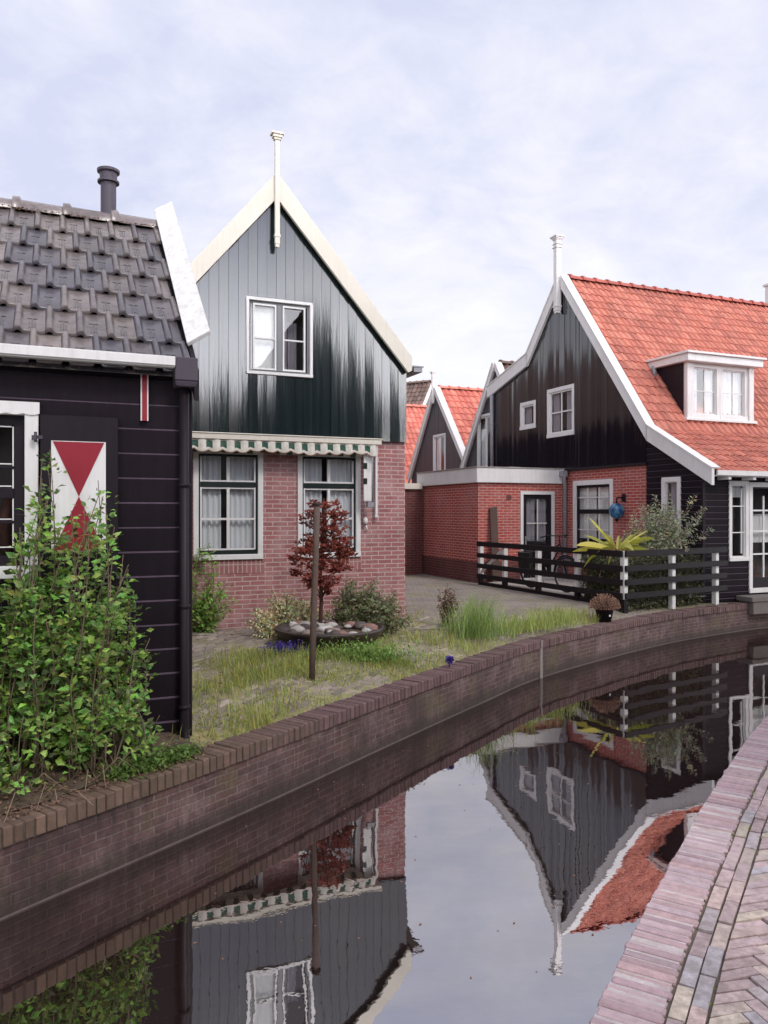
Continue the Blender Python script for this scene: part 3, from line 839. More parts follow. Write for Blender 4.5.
# shutter
mb = MB(); mb.box(-1.035, -.52, -.075, -.04, 1.74, 2.88); sh = mb.build('shutter', M['black'], L, .004)
mb = MB(); mb.box(-.965, -.605, -.079, -.0755, 1.92, 2.70); mb.build('white_panel', M['white'], sh)
cx, cz = -.785, 2.31
mb = MB(); mb.prism_xz([(-.955, 2.695), (cx, cz), (-.615, 2.695)][::1], -.0825, -.0795); mb.prism_xz([(-.955, 1.925), (-.615, 1.925), (cx, cz)], -.0825, -.0795); mb.build('red_triangles', M['red'], sh)
for z in (2.72, 1.95):
    mb = MB()
    mb.box(-1.09, -1.02, -.086, -.0785, z - .012, z + .012); mb.tube([(-1.065, -.09, z - .035), (-1.065, -.09, z + .035)], .01, 8)
    mb.box(-1.09, -1.06, -.1, -.086, z - .022, z + .006)
    mb.build('hinge', M['dark_metal'], sh)
# flue
mb = MB(); mb.lathe([(.0, 4.9), (.075, 4.9), (.075, 5.5), (.105, 5.505), (.105, 5.525), (.082, 5.53), (.085, 5.60), (.108, 5.61), (.11, 5.635), (.09, 5.645), (.0, 5.65)], -.44, 2.3, 24)
mb.sm = [False] * len(mb.sm)
mb.build('flue_pipe', M['dark_metal'], L)

# ================================================================== MIDDLE HOUSE
H = thing('brick_house', 'pink brick house with tall dark green boarded gable and cream bargeboards', 'house', (.314, 11.67, 0), TH)
U0, U1, UA = -4.0, 0.0, -1.98
ZA, ZE = 6.72, 4.28
k_r = (6.84 - 4.38) / 2.08
Tg = lambda x: 6.72 - abs(x - UA) * k_r
LW = (-3.12, -2.17, 1.55, 3.06); RW = (-1.67, -.72, 1.55, 3.06); UW = (-2.40, -1.48, 4.11, 5.14)
mb = MB(); flat_wall(mb, U0, U1, .3, 3.28, [LW, RW], .08)
mb.face([(0, 0, .3), (0, 8, .3), (0, 8, 3.28), (0, 0, 3.28)], uv=[(0, .3), (8, .3), (8, 3.28), (0, 3.28)])
mb.face([(U0, 8, .3), (U0, 0, .3), (U0, 0, 3.28), (U0, 8, 3.28)])
mb.face([(0, 8, .3), (U0, 8, .3), (U0, 8, 3.28), (0, 8, 3.28)])
mb.build('wall', M['brick_pink'], H)
# soldier course under the sills
M['brick_soldier'] = brick('soldier_brick', lin(164, 108, 106), lin(146, 94, 95), lin(192, 174, 168), bw=.062, rh=.21, off=0, stain=.4, stain_col=lin(176, 142, 140))
mb = MB(); 
for a, b in ((LW[0], LW[1]), (RW[0], RW[1])): mb.box(a - .02, b + .02, -.006, .05, 1.36, 1.56)
mb.build('soldier_course', M['brick_soldier'], H)
mb = MB(); vboards(mb, U0 + .02, U1, 3.24, Tg, .132, [UW], [UA], y=-.055, th=.05, rnd=random.Random(5), tilt=.005)
mb.face([(0, .001, 3.24), (0, 8, 3.24), (0, 8, 4.3), (0, .001, 4.3)]); mb.face([(U0 + .02, 8, 3.24), (U0 + .02, .001, 3.24), (U0 + .02, .001, 4.3), (U0 + .02, 8, 4.3)])
mb.build('gable_boards', M['green_gable'], H)
mb = MB(); hw = 2.02
for s in (-1, 1):
    top = (UA - .03, 6.88); foot = (UA + s * hw, 6.88 - hw * k_r); fin = (UA + s * (hw - .0), foot[1] - .2); tin = (UA - .03, 6.52)
    poly = [top, tin, (UA + s * (hw - .06), foot[1] - .235), fin, foot]
    mb.prism_xz(poly if s > 0 else poly[::-1], -.17 - .0015 * s, -.12)
bg = mb.build('bargeboard', M['cream'], H, .004)
mb = MB()
for s in (-1, 1):
    A = [(UA, -.115, 6.81), (UA, 8.1, 6.81), (UA + s * (hw + .0), 8.1, 6.81 - hw * k_r), (UA + s * (hw + .0), -.115, 6.81 - hw * k_r)]
    if s > 0: A = A[::-1]
    B = [(x, y, z + .035) for x, y, z in A]
    mb.hexa((A if s < 0 else A) + B, 0, lin(120, 70, 58)[:3])
mb.build('roof', M['tile_brown'], H)
mb = MB(); mb.box(.1, .24, -.1, 7.9, 4.29, 4.36); mb.box(.03, .26, -.11, 7.9, 4.362, 4.38); mb.build('gutter', M['zinc'], H)
pipe('drainpipe', H, [(.08, .35, 4.3), (.08, .35, 3.4), (.075, .3, 3.1), (.075, .3, .6)], .04, 'concrete')
finial(H, UA - .035, -.19, 5.88, 7.40, .066, 'cream', .05, ((.75, .1, .07), (1.0, .07, .03), (1.3, .03, 0)))
# upper window: left casement with white blind, right one ajar
uw = window(H, (UW[0] + UW[1]) / 2, (UW[2] + UW[3]) / 2, UW[1] - UW[0] + .03, UW[3] - UW[2] + .03, loc_y=-.04, fw=.04, smat='grey_sash', sash=.03, vbars=(), rails=(), proud=.035)
mb = MB(); mb.box(-.035, .035, .0, .05, -.46, .46); mb.build('mullion', M['grey_sash'], uw)
for s in (-1, 1):
    c = MB(); xa, xb = (-.375, -.045) if s < 0 else (.045, .375)
    for (a, b, z0, z1) in ((xa, xb, .43, .4555), (xa, xb, -.4555, -.43), (xa, xa + .022, -.43, .43), (xb - .022, xb, -.43, .43), (xa + .022, xb - .022, -.03, -.012)): c.box(a, b, -.002, .03, z0, z1)
    co = c.build('casement', M['white'], uw)
mb = MB(); curtain(mb, -.4, -.03, -.46, .46, .075, .006, .11); mb.build('blind', M['blind'], uw)
mb = MB(); curtain(mb, .05, .16, -.46, .46, .2, .012, .06); curtain(mb, .2, .33, -.46, .3, .3, .015, .07); mb.build('curtain', M['cloth_grey'], uw)
# ground floor windows
for (wn, gap) in ((LW, -.055), (RW, -.055)):
    w_, h_ = wn[1] - wn[0], wn[3] - wn[2]
    o = window(H, (wn[0] + wn[1]) / 2, (wn[2] + wn[3]) / 2, w_, h_, fw=.07, fmat='white', smat='dark_green', sash=.028, bottom_rail=.06, rails=((.27, .07),), proud=.025,
               vbars=((0, .305, .64, .045), (0, -.62, .235, .04)),
               hbars=((-.2, -.37, .37, .028), (.318, -.37, .37, .022), (.222, -.37, .37, .022), (-.615, -.37, .37, .024)),
               curt=((-.42, gap - .03, -.7, .68), (gap + .05, .42, -.7, .68)))
    for x in (-.37, .37):
        g = MB(); g.box(x - .012, x + .012, .014, .047, -.62, .64); g.build('glazing_bar', M['white'], o)
# small white wall sconce
mb = MB(); mb.lathe([(0, 2.02), (.02, 2.022), (.034, 2.06), (.03, 2.1), (.012, 2.125), (0, 2.13)], -.66, -.06, 12); mb.tube([(-.645, -.05, 2.0), (-.63, -.05, 1.95), (-.62, -.02, 1.93)], .01, 6)
mb.box(-.665, -.625, -.02, .0, 2.02, 2.1); mb.build('wall_lamp', M['white'], H)

# awning (hangs on the house)
A = thing('awning', 'white boxed awning with green striped scalloped valance over two windows', 'awning', (.314, 11.67, 0), TH)
mb = MB(); mb.box(-3.9, -.49, -.27, -.03, 3.165, 3.235); mb.box(-3.9, -.475, -.28, -.03, 3.237, 3.255); mb.build('cassette', M['cream'], A, .006)
mb = MB(); vs = []; fs = []; uvs = []
n = 240; x0, x1 = -3.9, -.58
for k in range(n + 1):
    x = x0 + (x1 - x0) * k / n; sc = abs(math.sin(PI * (x - x0) / .187)); sag = .012 * math.sin(x * 5.1) + .008 * math.sin(x * 13)
    zb = 3.035 - .035 * sc + sag; yw = -.25 + .012 * math.sin(x * 33.6)
    for q in (0, .2, .7, 1):
        vs.append((x, yw - .02 * q + (.0 if q < 1 else .006), 3.163 + (zb - 3.163) * q)); uvs.append((x, q))
for k in range(n):
    for q in range(3): fs.append((k * 4 + q + 1, k * 4 + q + 5, k * 4 + q + 4, k * 4 + q))
mb.shared(vs, fs, 0, smooth=True, uvs=uvs)
val = mb.build('valance', M['awning'], A)
mb = MB(); pts = [(v[0], v[1] - .004, v[2]) for i, v in enumerate(vs) if i % 4 == 3]
mb.tube(pts, .0085, 5); mb.build('hem', M['leaf_dry'], val)
mb = MB()
vs = []; fs = []
for k in range(n // 4 + 1):
    x = x0 + (x1 - x0) * k / (n // 4); s = .03 * math.sin(x * 8.1) + .02 * math.sin(x * 17)
    vs += [(x, -.24, 3.15), (x, -.16, 3.0 + s * .5), (x, -.08, 3.07 + s)]
for k in range(n // 4):
    for q in (0, 1): fs.append((k * 3 + q, k * 3 + q + 1, k * 3 + q + 4, k * 3 + q + 3))
mb.shared(vs, fs, 0, uvs=[(v[0], .4) for v in vs]); mb.build('folded_canvas', M['awning'], A)
mb = MB(); mb.box(-.51, -.475, -.08, -.04, 2.16, 3.163); mb.box(-.52, -.465, -.09, -.03, 2.12, 2.158); mb.build('guide_bar', M['white'], A, .004)
mb = MB(); mb.box(-.74, -.62, -.2, -.19, 2.36, 3.06, 0); fl = mb.build('side_flap', M['white_worn'], A)
mb = MB(); 
for z in (2.82, 2.6):
    mb = MB(); mb.box(-.75, -.69, -.206, -.2005, z, z + .085)
    mb.build('dark_check', M['dark_green'], fl)
mb = MB(); mb.tube([(-.605, -.2, 2.34), (-.6, -.17, 2.9), (-.56, -.1, 3.16)], .016, 6); mb.box(-.68, -.58, -.21, -.13, 2.27, 2.355); mb.build('folding_arm', M['zinc'], A)

# ================================================================== BIG HOUSE ON THE RIGHT
B = thing('gabled_house', 'large black gabled house with orange pantile roof and white dormer', 'house', (5.95, 14.5, 0), TH)
prof = [(-.28, 2.92), (1.43, 3.88), (4.32, 7.72), (5.66, 6.12), (7.62, 5.56)]
def Tr(y):
    for (a, za), (b, zb) in zip(prof, prof[1:]):
        if a <= y <= b: return za + (zb - za) * (y - a) / (b - a)
    return prof[-1][1]
XG = lambda p: (p[1], -p[0], p[2])           # facade coords (x right seen from outside, y in) of the gable plane x=0
Tgab = lambda x: Tr(-x) - .12
W_IN = (-3.95, -2.55, .98, 2.92); W_NA = (-1.03, -.53, 1.55, 2.88); W_BIG = (-4.91, -3.84, 3.99, 5.17); W_SM = (-6.1, -5.4, 4.3, 5.0)
mb = MB(); flat_wall(mb, -7.5, -1.48, .3, 3.22, [W_IN], .08, xf=XG); mb.build('brick_wall', M['brick_red'], B)
mb = MB(); vboards(mb, -7.5, -1.48, 3.2, Tgab, .11, [W_BIG, W_SM], [-5.66, -4.32], y=-.06, th=.06, rnd=random.Random(9), tilt=.009, xf=XG); mb.build('gable_boards', M['black_gable'], B)
mb = MB()
clipx = lambda z: (0 if z < 3.0 else -((z - 3.0) / (3.74 - 3.0)) * 1.43 if z < 3.74 else -1.48)
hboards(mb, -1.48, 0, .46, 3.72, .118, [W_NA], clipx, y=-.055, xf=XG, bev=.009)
DOOR = (1.12, 2.75, .66, 2.76); W_SD = (.60, 1.08, 1.28, 2.78)
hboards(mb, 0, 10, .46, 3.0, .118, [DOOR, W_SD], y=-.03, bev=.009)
mb.face([(10, 0, .3), (10, 7.5, .3), (10, 7.5, 5.5), (10, 4.3, 7.6), (10, 1.43, 3.8), (10, 0, 3)]); mb.face([(0, 7.5, .3), (0, 7.5, 5.5), (10, 7.5, 5.5), (10, 7.5, .3)])
mb.build('side_boards', M['black_boards'], B)
mb = MB(); mb.box(-.06, .0, -.034, .0, .46, 3.0); mb.build('corner_board', M['black'], B)
mb = MB(); mb.box(-.075, -.002, 1.46, 7.5, 3.16, 3.215); mb.build('drip_board', M['black'], B)
# roof
RC = [lin(194, 116, 97), lin(189, 110, 93), lin(199, 124, 105), lin(184, 107, 91), lin(195, 120, 102), lin(174, 102, 88)]
rr = random.Random(3)
mb = MB()
def dir2(a, b): v = Vector((0, b[0] - a[0], b[1] - a[1])); return v.normalized(), v.length
s1, l1 = dir2(prof[0], prof[1]); s2, l2 = dir2(prof[1], prof[2]); n1 = Vector((0, -s1.z, s1.y)); n2 = Vector((0, -s2.z, s2.y))
tile_field(mb, Vector((.0, *prof[0])) + n1 * .02, (1, 0, 0), s1, n1, 10, l1, .17, .25, cols=RC, rnd=rr)
tile_field(mb, Vector((.0, *prof[1])) + n2 * .02, (1, 0, 0), s2, n2, 10, l2, .17, .25, cols=RC, rnd=rr)
for (a, b) in ((prof[2], prof[3]), (prof[3], prof[4])):
    mb.face([(0, b[0], b[1]), (0, a[0], a[1]), (10, a[0], a[1]), (10, b[0], b[1])], 0, RC[1][:3])
mb.face([(0, prof[0][0], prof[0][1] - .02), (10, prof[0][0], prof[0][1] - .02), (10, prof[1][0], prof[1][1] - .02), (0, prof[1][0], prof[1][1] - .02)][::-1], 0, RC[5][:3])
mb.face([(0, prof[1][0], prof[1][1] - .02), (10, prof[1][0], prof[1][1] - .02), (10, prof[2][0], prof[2][1] - .02), (0, prof[2][0], prof[2][1] - .02)][::-1], 0, RC[5][:3])
mb.build('roof', M['tile_red'], B)
mb = MB(); ridge_caps(mb, (.12, 4.32, 7.73), (10, 4.32, 7.73), .1, .36, lin(168, 84, 72), rnd=rr); mb.build('ridge_tiles', M['tile_red'], B)
# bargeboards: front face boards and a cap over the verge
def barge(parent, pr, w, x0, x1, mat, cap=.05, capw=.16, name='bargeboard'):
    mb = MB()
    for (a, b) in zip(pr, pr[1:]):
        d = Vector((b[0] - a[0], b[1] - a[1])).normalized(); n = Vector((-d.y, d.x))
        if n.y < 0: n = -n
        A, Bq = Vector(a) + n * cap, Vector(b) + n * cap
        va, vb = Vector((0, -w)) * 1.15, Vector((0, -w)) * 1.15
        mb.prism_yz([tuple(A), tuple(Bq), tuple(Bq + vb), tuple(A + va)][::-1], x0, x1)
        mb.prism_yz([tuple(A + n * .03), tuple(Bq + n * .03), tuple(Bq + n * .002), tuple(A + n * .002)][::-1], x0 - .02, x0 + capw)
    return mb.build(name, M[mat], parent)
barge(B, prof, .26, -.14, -.075, 'white', .08, .2)
finial(B, -.16, 4.36, 6.95, 8.72, .13, 'white', .13)
mb = MB(); mb.box(.0, 10, -.33, -.295, 2.875, 2.965); mb.box(0, 10, -.3, -.02, 2.86, 2.878)
for k in range(14): mb.box(.3 + k * .62, .37 + k * .62, -.29, -.02, 2.80, 2.858)
mb.build('eaves_board', M['white'], B)
# chimney by the ridge
mb = MB(); mb.box(7.2, 7.55, 4.5, 4.9, 7.2, 8.5); mb.box(7.16, 7.6, 4.45, 4.95, 8.502, 8.56); mb.build('chimney', M['white_worn'], B)
# dormer
dm = MB(); dx0, dx1, dy, dz0, dz1 = 1.12, 3.02, 1.62, 4.19, 5.36
ytop = 4.32 - (7.72 - 5.4) / ((7.72 - 3.88) / (4.32 - 1.43))
q = [(x, y, z) for x in (dx0, dx1) for (y, z) in ((dy, dz0 - .1), (dy, dz1), (ytop + .1, dz1))]; dm.shared(q, [(0, 1, 2), (3, 5, 4), (1, 4, 5, 2)], smooth=False)
dorm = dm.build('dormer', M['black'], B)
mb = MB(); mb.box(dx0 - .12, dx1 + .12, dy - .2, ytop + .3, dz1 + .0, dz1 + .15); mb.box(dx0 - .17, dx1 + .17, dy - .25, ytop + .35, dz1 + .152, dz1 + .2); mb.build('dormer_roof', M['white'], dorm, .006)
mb = MB(); mb.box(dx0 - .06, dx1 + .06, dy - .1, dy + .06, dz0 - .06, dz0 - .002); mb.box(dx0, dx0 + .14, dy - .06, dy + .05, dz0, dz1); mb.box(dx1 - .14, dx1, dy - .06, dy + .05, dz0, dz1); mb.build('dormer_frame', M['white'], dorm, .005)
ww = (dx1 - dx0 - .28) / 2
for s in (0, 1):
    window(dorm, dx0 + .14 + ww * (s + .5), (dz0 + dz1) / 2, ww - .004, dz1 - dz0 - .004, loc_y=dy, fw=.09, smat='white', sash=.025, vbars=((.0, -.48, .48, .018),), hbars=((.0, -.28, .28, .018),),
           curt=((-.4, -.12, -.5, .5), (.1, .4, -.5, .5)) if s == 0 else ((-.36, .4, -.5, .5, .008, .12),), name='window')
pipe('dormer_pipe', dorm, [(dx0 - .1, ytop - .12, dz1 + .04), (dx0 - .1, ytop - .16, dz1 - .2)], .05, 'zinc')
# windows of the gable wall
rz = -PI / 2
def gw(h, **kw):
    return window(B, 0, 0, h[1] - h[0], h[3] - h[2], rotz=rz, at=(-.05 if h[2] > 3.3 or h is W_NA else 0, -(h[0] + h[1]) / 2, (h[2] + h[3]) / 2), **kw)
gw(W_BIG, fw=.09, sash=.04, vbars=((0, -.5, .5, .03),), hbars=((0, -.45, .45, .03),), curt=((-.45, -.2, -.5, .5), (.1, .45, -.5, .5)), curt_mat='cloth_grey')
gw(W_SM, fw=.09, sash=.04, curt=((-.26, .0, -.3, .3),), curt_mat='cloth_grey')
gw(W_NA, fw=.09, sash=.02, curt=((-.1, .12, -.6, .6),), curt_mat='cloth_grey')
gw(W_IN, fw=.11, fmat='white', smat='black', sash=.06, rails=((.26, .1),), rail_mat='black', vbars=((-.2, .31, .86, .022), (.2, .31, .86, .022), (-.2, -.86, .21, .022), (.2, -.86, .21, .022)),
   hbars=((.58, -.55, .55, .022), (-.15, -.55, .55, .022), (-.5, -.55, .55, .022)), curt=((-.6, .0, -.35, .9, .006, .2), (.05, .6, -.35, .9, .006, .2)), curt_mat='blind')
# side wall: small window and glazed garden door
window(B, (W_SD[0] + W_SD[1]) / 2, (W_SD[2] + W_SD[3]) / 2, W_SD[1] - W_SD[0] + .02, W_SD[3] - W_SD[2] + .02, loc_y=-.02, fw=.075, smat='white', sash=.02, vbars=((.1, -.62, .62, .02),), hbars=((.28, -.17, .17, .02), (-.22, -.17, .17, .02)), curt=((-.2, .2, .45, .7),))
dd = window(B, (DOOR[0] + DOOR[1]) / 2, (DOOR[2] + DOOR[3]) / 2, DOOR[1] - DOOR[0] + .04, DOOR[3] - DOOR[2] + .02, loc_y=-.022, fw=.09, smat='black', sash=.03, bottom_rail=.2, name='garden_door',
            vbars=((-.42, -.78, .8, .03), (.0, -.78, .95, .05), (.42, -.78, .8, .03)), hbars=((.52, -.72, .72, .03), (.12, -.72, .72, .03), (-.32, -.72, .72, .03)), curt=((-.74, -.1, -.1, .45, .004, .3), (.1, .74, -.1, .45, .004, .3)), curt_mat='blind')
mb = MB(); mb.lathe([(.0, -.72), (.1, -.7), (.15, -.6), (.12, -.5), (0, -.46)], -.5, .3, 10); mb.box(-.7, .7, .2, .45, -.8, -.74); mb.build('table_top', M['clay'], dd)
# downpipes
pipe('drainpipe', B, [(-.12, 7.42, 5.4), (-.12, 7.42, 3.3)], .05, 'zinc', [(-.12, 7.42, 4.6)])
# blue globe ornament
G = thing('globe_ornament', 'blue glazed globe on a bracket against the red brick wall', 'ornament', (5.95, 14.5, 0), TH)
mb = MB(); mb.lathe([(0.001, -.17), (.07, -.155), (.12, -.115), (.15, -.06), (.16, 0), (.15, .06), (.12, .115), (.07, .155), (0.001, .17)], 0, 0, 20)
go = mb.build('globe', M['globe'], G); go.location = (-.2, 2.2, 2.22)
mb = MB(); mb.tube([(-.005, 2.2, 2.5), (-.2, 2.2, 2.5), (-.2, 2.2, 2.37)], .018, 6); mb.box(-.03, -.002, 2.15, 2.25, 2.42, 2.58); mb.build('bracket', M['black'], G)
mb = MB(); mb.tube([(-.2, 2.2, 2.07), (-.2, 2.2, 2.0)], [.05, .02], 8); mb.build('finial_knob', M['black'], G)

# ---- brick annex
E = thing('brick_annex', 'flat roofed red brick annex with broad white fascia and dark glazed door', 'annex', (5.95, 14.5, 0), TH)
ex0, ey0, ey1 = -2.36, 4.26, 7.25
ED = (-1.24, -.33, .6, 2.68)
mb = MB(); flat_wall(mb, ex0, -.002, .3, 2.86, [ED], .1, y=ey0)
mb.face([(ex0, ey1, .3), (ex0, ey0, .3), (ex0, ey0, 2.86), (ex0, ey1, 2.86)], uv=[(-ey1, .3), (-ey0, .3), (-ey0, 2.86), (-ey1, 2.86)])
mb.face([(-.01, ey1, .3), (ex0, ey1, .3), (ex0, ey1, 2.86), (-.01, ey1, 2.86)])
mb.build('wall', M['brick_red'], E)
mb = MB()
mb.prism_xz([(0, 0)] * 0 or [(ex0 - .006, .3), (ED[0], .3), (ED[0], 1.08), (ex0 - .006, 1.08)], ey0 - .006, ey0 - .0005); mb.box(ex0 - .006, ex0 - .0005, ey0 - .0005, ey1, .3, 1.08)
mb.build('plinth', M['brick_dark'], E)
mb = MB(); mb.box(ED[1], -.003, ey0 - .006, ey0 - .0005, .3, 1.08); mb.build('plinth', M['brick_dark'], E)
mb = MB(); mb.box(ex0 - .07, -.08, ey0 - .07, ey1 + .07, 2.862, 3.2); mb.build('fascia', M['white'], E, .008)
mb = MB(); mb.box(ex0 - .09, -.08, ey0 - .09, ey1 + .09, 3.202, 3.222); mb.lathe([(.001, 3.3), (.25, 3.28), (.4, 3.222)], -.9, 5.2, 20); mb.build('roof', M['concrete'], E)
w_, h_ = ED[1] - ED[0], ED[3] - ED[2]
dr = window(E, (ED[0] + ED[1]) / 2, (ED[2] + ED[3]) / 2, w_ + .02, h_, loc_y=ey0, fw=.075, smat='black', sash=.1, bottom_rail=.85, vbars=((0.02, -.2, .86, .022),), hbars=((.3, -.28, .28, .022),), name='door', curt=((-.3, -.02, -.25, .9), (.08, .32, -.25, .9)), curt_mat='cloth_grey')
mb = MB(); mb.box(-.335, -.305, -.01, .012, -.2, 0); mb.tube([(-.32, -.04, -.05), (-.22, -.04, -.05)], .01, 6); mb.tube([(-.32, .0, -.05), (-.32, -.04, -.05)], .008, 6); mb.build('handle', M['zinc'], dr)
pipe('drainpipe', E, [(-.16, ey0 - .16, 3.12), (-.16, ey0 - .16, 2.98), (-.07, ey0 - .07, 2.8), (-.07, ey0 - .07, .6)], .045, 'zinc', [(-.07, ey0 - .07, 2.2), (-.07, ey0 - .07, 1.2)])
mb = MB(); mb.box(-.24, -.08, ey0 - .2, ey0 - .075, 3.02, 3.16); mb.build('rain_hopper', M['zinc'], E, .01)
mb = MB(); mb.box(-1.62, -1.5, ey0 - .012, ey0, 2.48, 2.58); mb.build('vent', M['brick_dark'], E)
# plank standing against the annex
mb = MB(); mb.hexa([(-2.13, 4.0, .62), (-1.95, 4.0, .62), (-1.95, 4.05, .62), (-2.13, 4.05, .62), (-2.10, 4.18, 2.3), (-1.92, 4.18, 2.32), (-1.92, 4.23, 2.32), (-2.10, 4.23, 2.3)], 0, lin(92, 72, 66)[:3])
o = mb.build('wooden_plank', M['bark'], None, .005); o.location = (5.95, 14.5, 0); o.rotation_euler = (0, 0, TH); tag(o, 'weathered brown plank leaning upright against the annex wall', 'plank')
# lower dark wall behind the annex
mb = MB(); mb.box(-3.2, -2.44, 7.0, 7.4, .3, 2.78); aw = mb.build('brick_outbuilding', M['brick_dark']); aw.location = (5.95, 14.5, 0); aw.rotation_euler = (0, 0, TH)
tag(aw, 'low dark brick outbuilding behind the annex', 'outbuilding')
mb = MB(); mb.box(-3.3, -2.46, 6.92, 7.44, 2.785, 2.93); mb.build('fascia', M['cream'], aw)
# landing step under the garden door
st = MB(); st.box(.75, 2.9, -.42, -.04, .53, .62); st.box(.8, 2.9, -.40, -.06, .3, .528); o = st.build('door_step', M['bark'], None, .008)
for i in range(len(o.data.color_attributes['Col'].data)): o.data.color_attributes['Col'].data[i].color = (.16, .14, .13, 1)
o.location = (5.95, 14.5, 0); o.rotation_euler = (0, 0, TH); tag(o, 'grey wooden landing step under the glazed garden door', 'step')

# ================================================================== HOUSES BEHIND
def back_house(name, label, X, Y, width, zf, za, length, gable_mat, tiles, win=None, ext=None, asym=0.0, fin=True, barge_w=.22, zb=.5):
    o = thing(name, label, 'house', (X, Y, 0), TH)
    ap = width / 2 + asym; pr = [(-.1, zf), (ap, za), (width + .1, zf)]
    T = lambda x: za - .1 - (za - zf) * (abs(-x - ap)) / ((ap if -x < ap else width - ap) + .1)
    mb = MB(); hs = [win] if win else []
    vboards(mb, -width, 0, zb, T, .18, hs, [-ap], y=-.05, tilt=.004, xf=XG)
    mb.face([(0, 0, zb), (length, 0, zb), (length, 0, zf), (0, 0, zf)]); mb.face([(length, width, zb), (0, width, zb), (0, width, zf), (length, width, zf)])
    mb.face([(length, 0, zb), (length, width, zb), (length, width, zf), (length, ap, za - .1), (length, 0, zf)])
    mb.build('wall', M[gable_mat], o)
    mb = MB(); s, l = dir2(pr[0], pr[1]); n = Vector((0, -s.z, s.y))
    tile_field(mb, Vector((0, *pr[0])) + n * .02, (1, 0, 0), s, n, length, l, .24, .33, cols=tiles, rnd=rr, amp=.035, lift=.03)
    s, l = dir2(pr[2], pr[1]); n = Vector((0, s.z * 1.0, -s.y)) if False else Vector((0, s.z, -s.y))
    n = Vector((0, abs(s.z), abs(s.y)))
    tile_field(mb, Vector((length, *pr[2])) + n * .02, (-1, 0, 0), s, n, length, l, .24, .33, cols=tiles, rnd=rr, amp=.035, lift=.03)
    ridge_caps(mb, (.05, ap, za + .03), (length, ap, za + .03), .1, .4, tiles[0], rnd=rr)
    mb.build('roof', M['tile_red'], o)
    barge(o, pr, barge_w, -.16, -.09, 'white', .08, .22)
    if fin: finial(o, -.18, ap, za - .5, za + .62, .085)
    if win:
        window(o, 0, 0, win[1] - win[0], win[3] - win[2], rotz=rz, at=(-.04, -(win[0] + win[1]) / 2, (win[2] + win[3]) / 2), fw=.08, sash=.05, vbars=((0, -(win[3] - win[2]) / 2 + .1, (win[3] - win[2]) / 2 - .1, .1),), curt=((-.5, -.1, -.7, .7), (.15, .5, -.7, .7)))
    return o
OR = [lin(212, 124, 106), lin(204, 114, 98), lin(218, 134, 116), lin(198, 108, 94)]
BR = [lin(108, 88, 80), lin(96, 78, 72), lin(120, 98, 90)]
back_house('gabled_cottage', 'narrow dark gabled cottage with window in its peak behind the annex', 2.95, 26.5, 4.62, 3.5, 6.75, 7, 'grey_gable', OR, win=(-2.75, -1.75, 3.55, 5.05), asym=.2)
hh = back_house('wedged_cottage', 'dark cottage wedged behind the big house with a tall pale window frame', 4.34, 22.1, 4.2, 3.4, 6.75, 7, 'grey_gable', BR, win=(-3.3, -2.25, 3.0, 5.3), fin=False)
# red roof and brown roof further back
def plain_house(name, label, loc, w, d, ze, zr, tiles, wallm, roty=TH, barge_m='white'):
    o = thing(name, label, 'house', (loc[0], loc[1], 0), roty)
    mb = MB(); mb.box(-w / 2, w / 2, 0, d, .4, ze); mb.prism_yz([(0, ze), (d / 2, zr - .15), (d, ze)][::-1], -w / 2 + .02, w / 2 - .02); mb.build('wall', M[wallm], o)
    mb = MB()
    for a, b, flip in (((-.25, ze - .15), (d / 2, zr), 1), ((d + .25, ze - .15), (d / 2, zr), -1)):
        s, l = dir2(a, b); n = Vector((0, -s.z * flip, abs(s.y)))
        tile_field(mb, Vector((-w / 2 - .1 if flip > 0 else w / 2 + .1, *a)), (flip, 0, 0), s, n, w + .2, l, .24, .33, cols=tiles, rnd=rr, amp=.035, lift=.03)
    ridge_caps(mb, (-w / 2, d / 2, zr + .03), (w / 2, d / 2, zr + .03), .11, .4, tiles[0], rnd=rr)
    mb.build('roof', M['tile_red'], o)
    for sx in (-1, 1):
        x = sx * (w / 2 + .12); mb = MB()
        for a, b in (((-.3, ze - .2), (d / 2, zr + .02)), ((d / 2, zr + .02), (d + .3, ze - .2))):
            mb.prism_yz([a, b, (b[0], b[1] - .3), (a[0], a[1] - .3)][::-1], x - .03, x + .03)
        mb.build('bargeboard', M[barge_m], o)
    return o
plain_house('red_roofed_house', 'far house whose red roof shows left of the cottage gable', (.6, 33.2), 7.0, 5.5, 3.3, 7.1, OR, 'brick_dark')
bb = plain_house('brown_cottage', 'farther brown roofed cottage peeping over the red roof', (-2.6, 39.45), 8.0, 6.0, 5.0, 8.85, BR, 'grey_gable', roty=math.radians(-30))
# houses behind the brick house (hidden, they show in the gloss of the big gable)
plain_house('dark_rear_house', 'dark timber house standing behind the pink brick house', (-6.6, 27.2), 17.0, 5.0, 5.4, 8.6, BR, 'black_boards', roty=TH + math.radians(90))
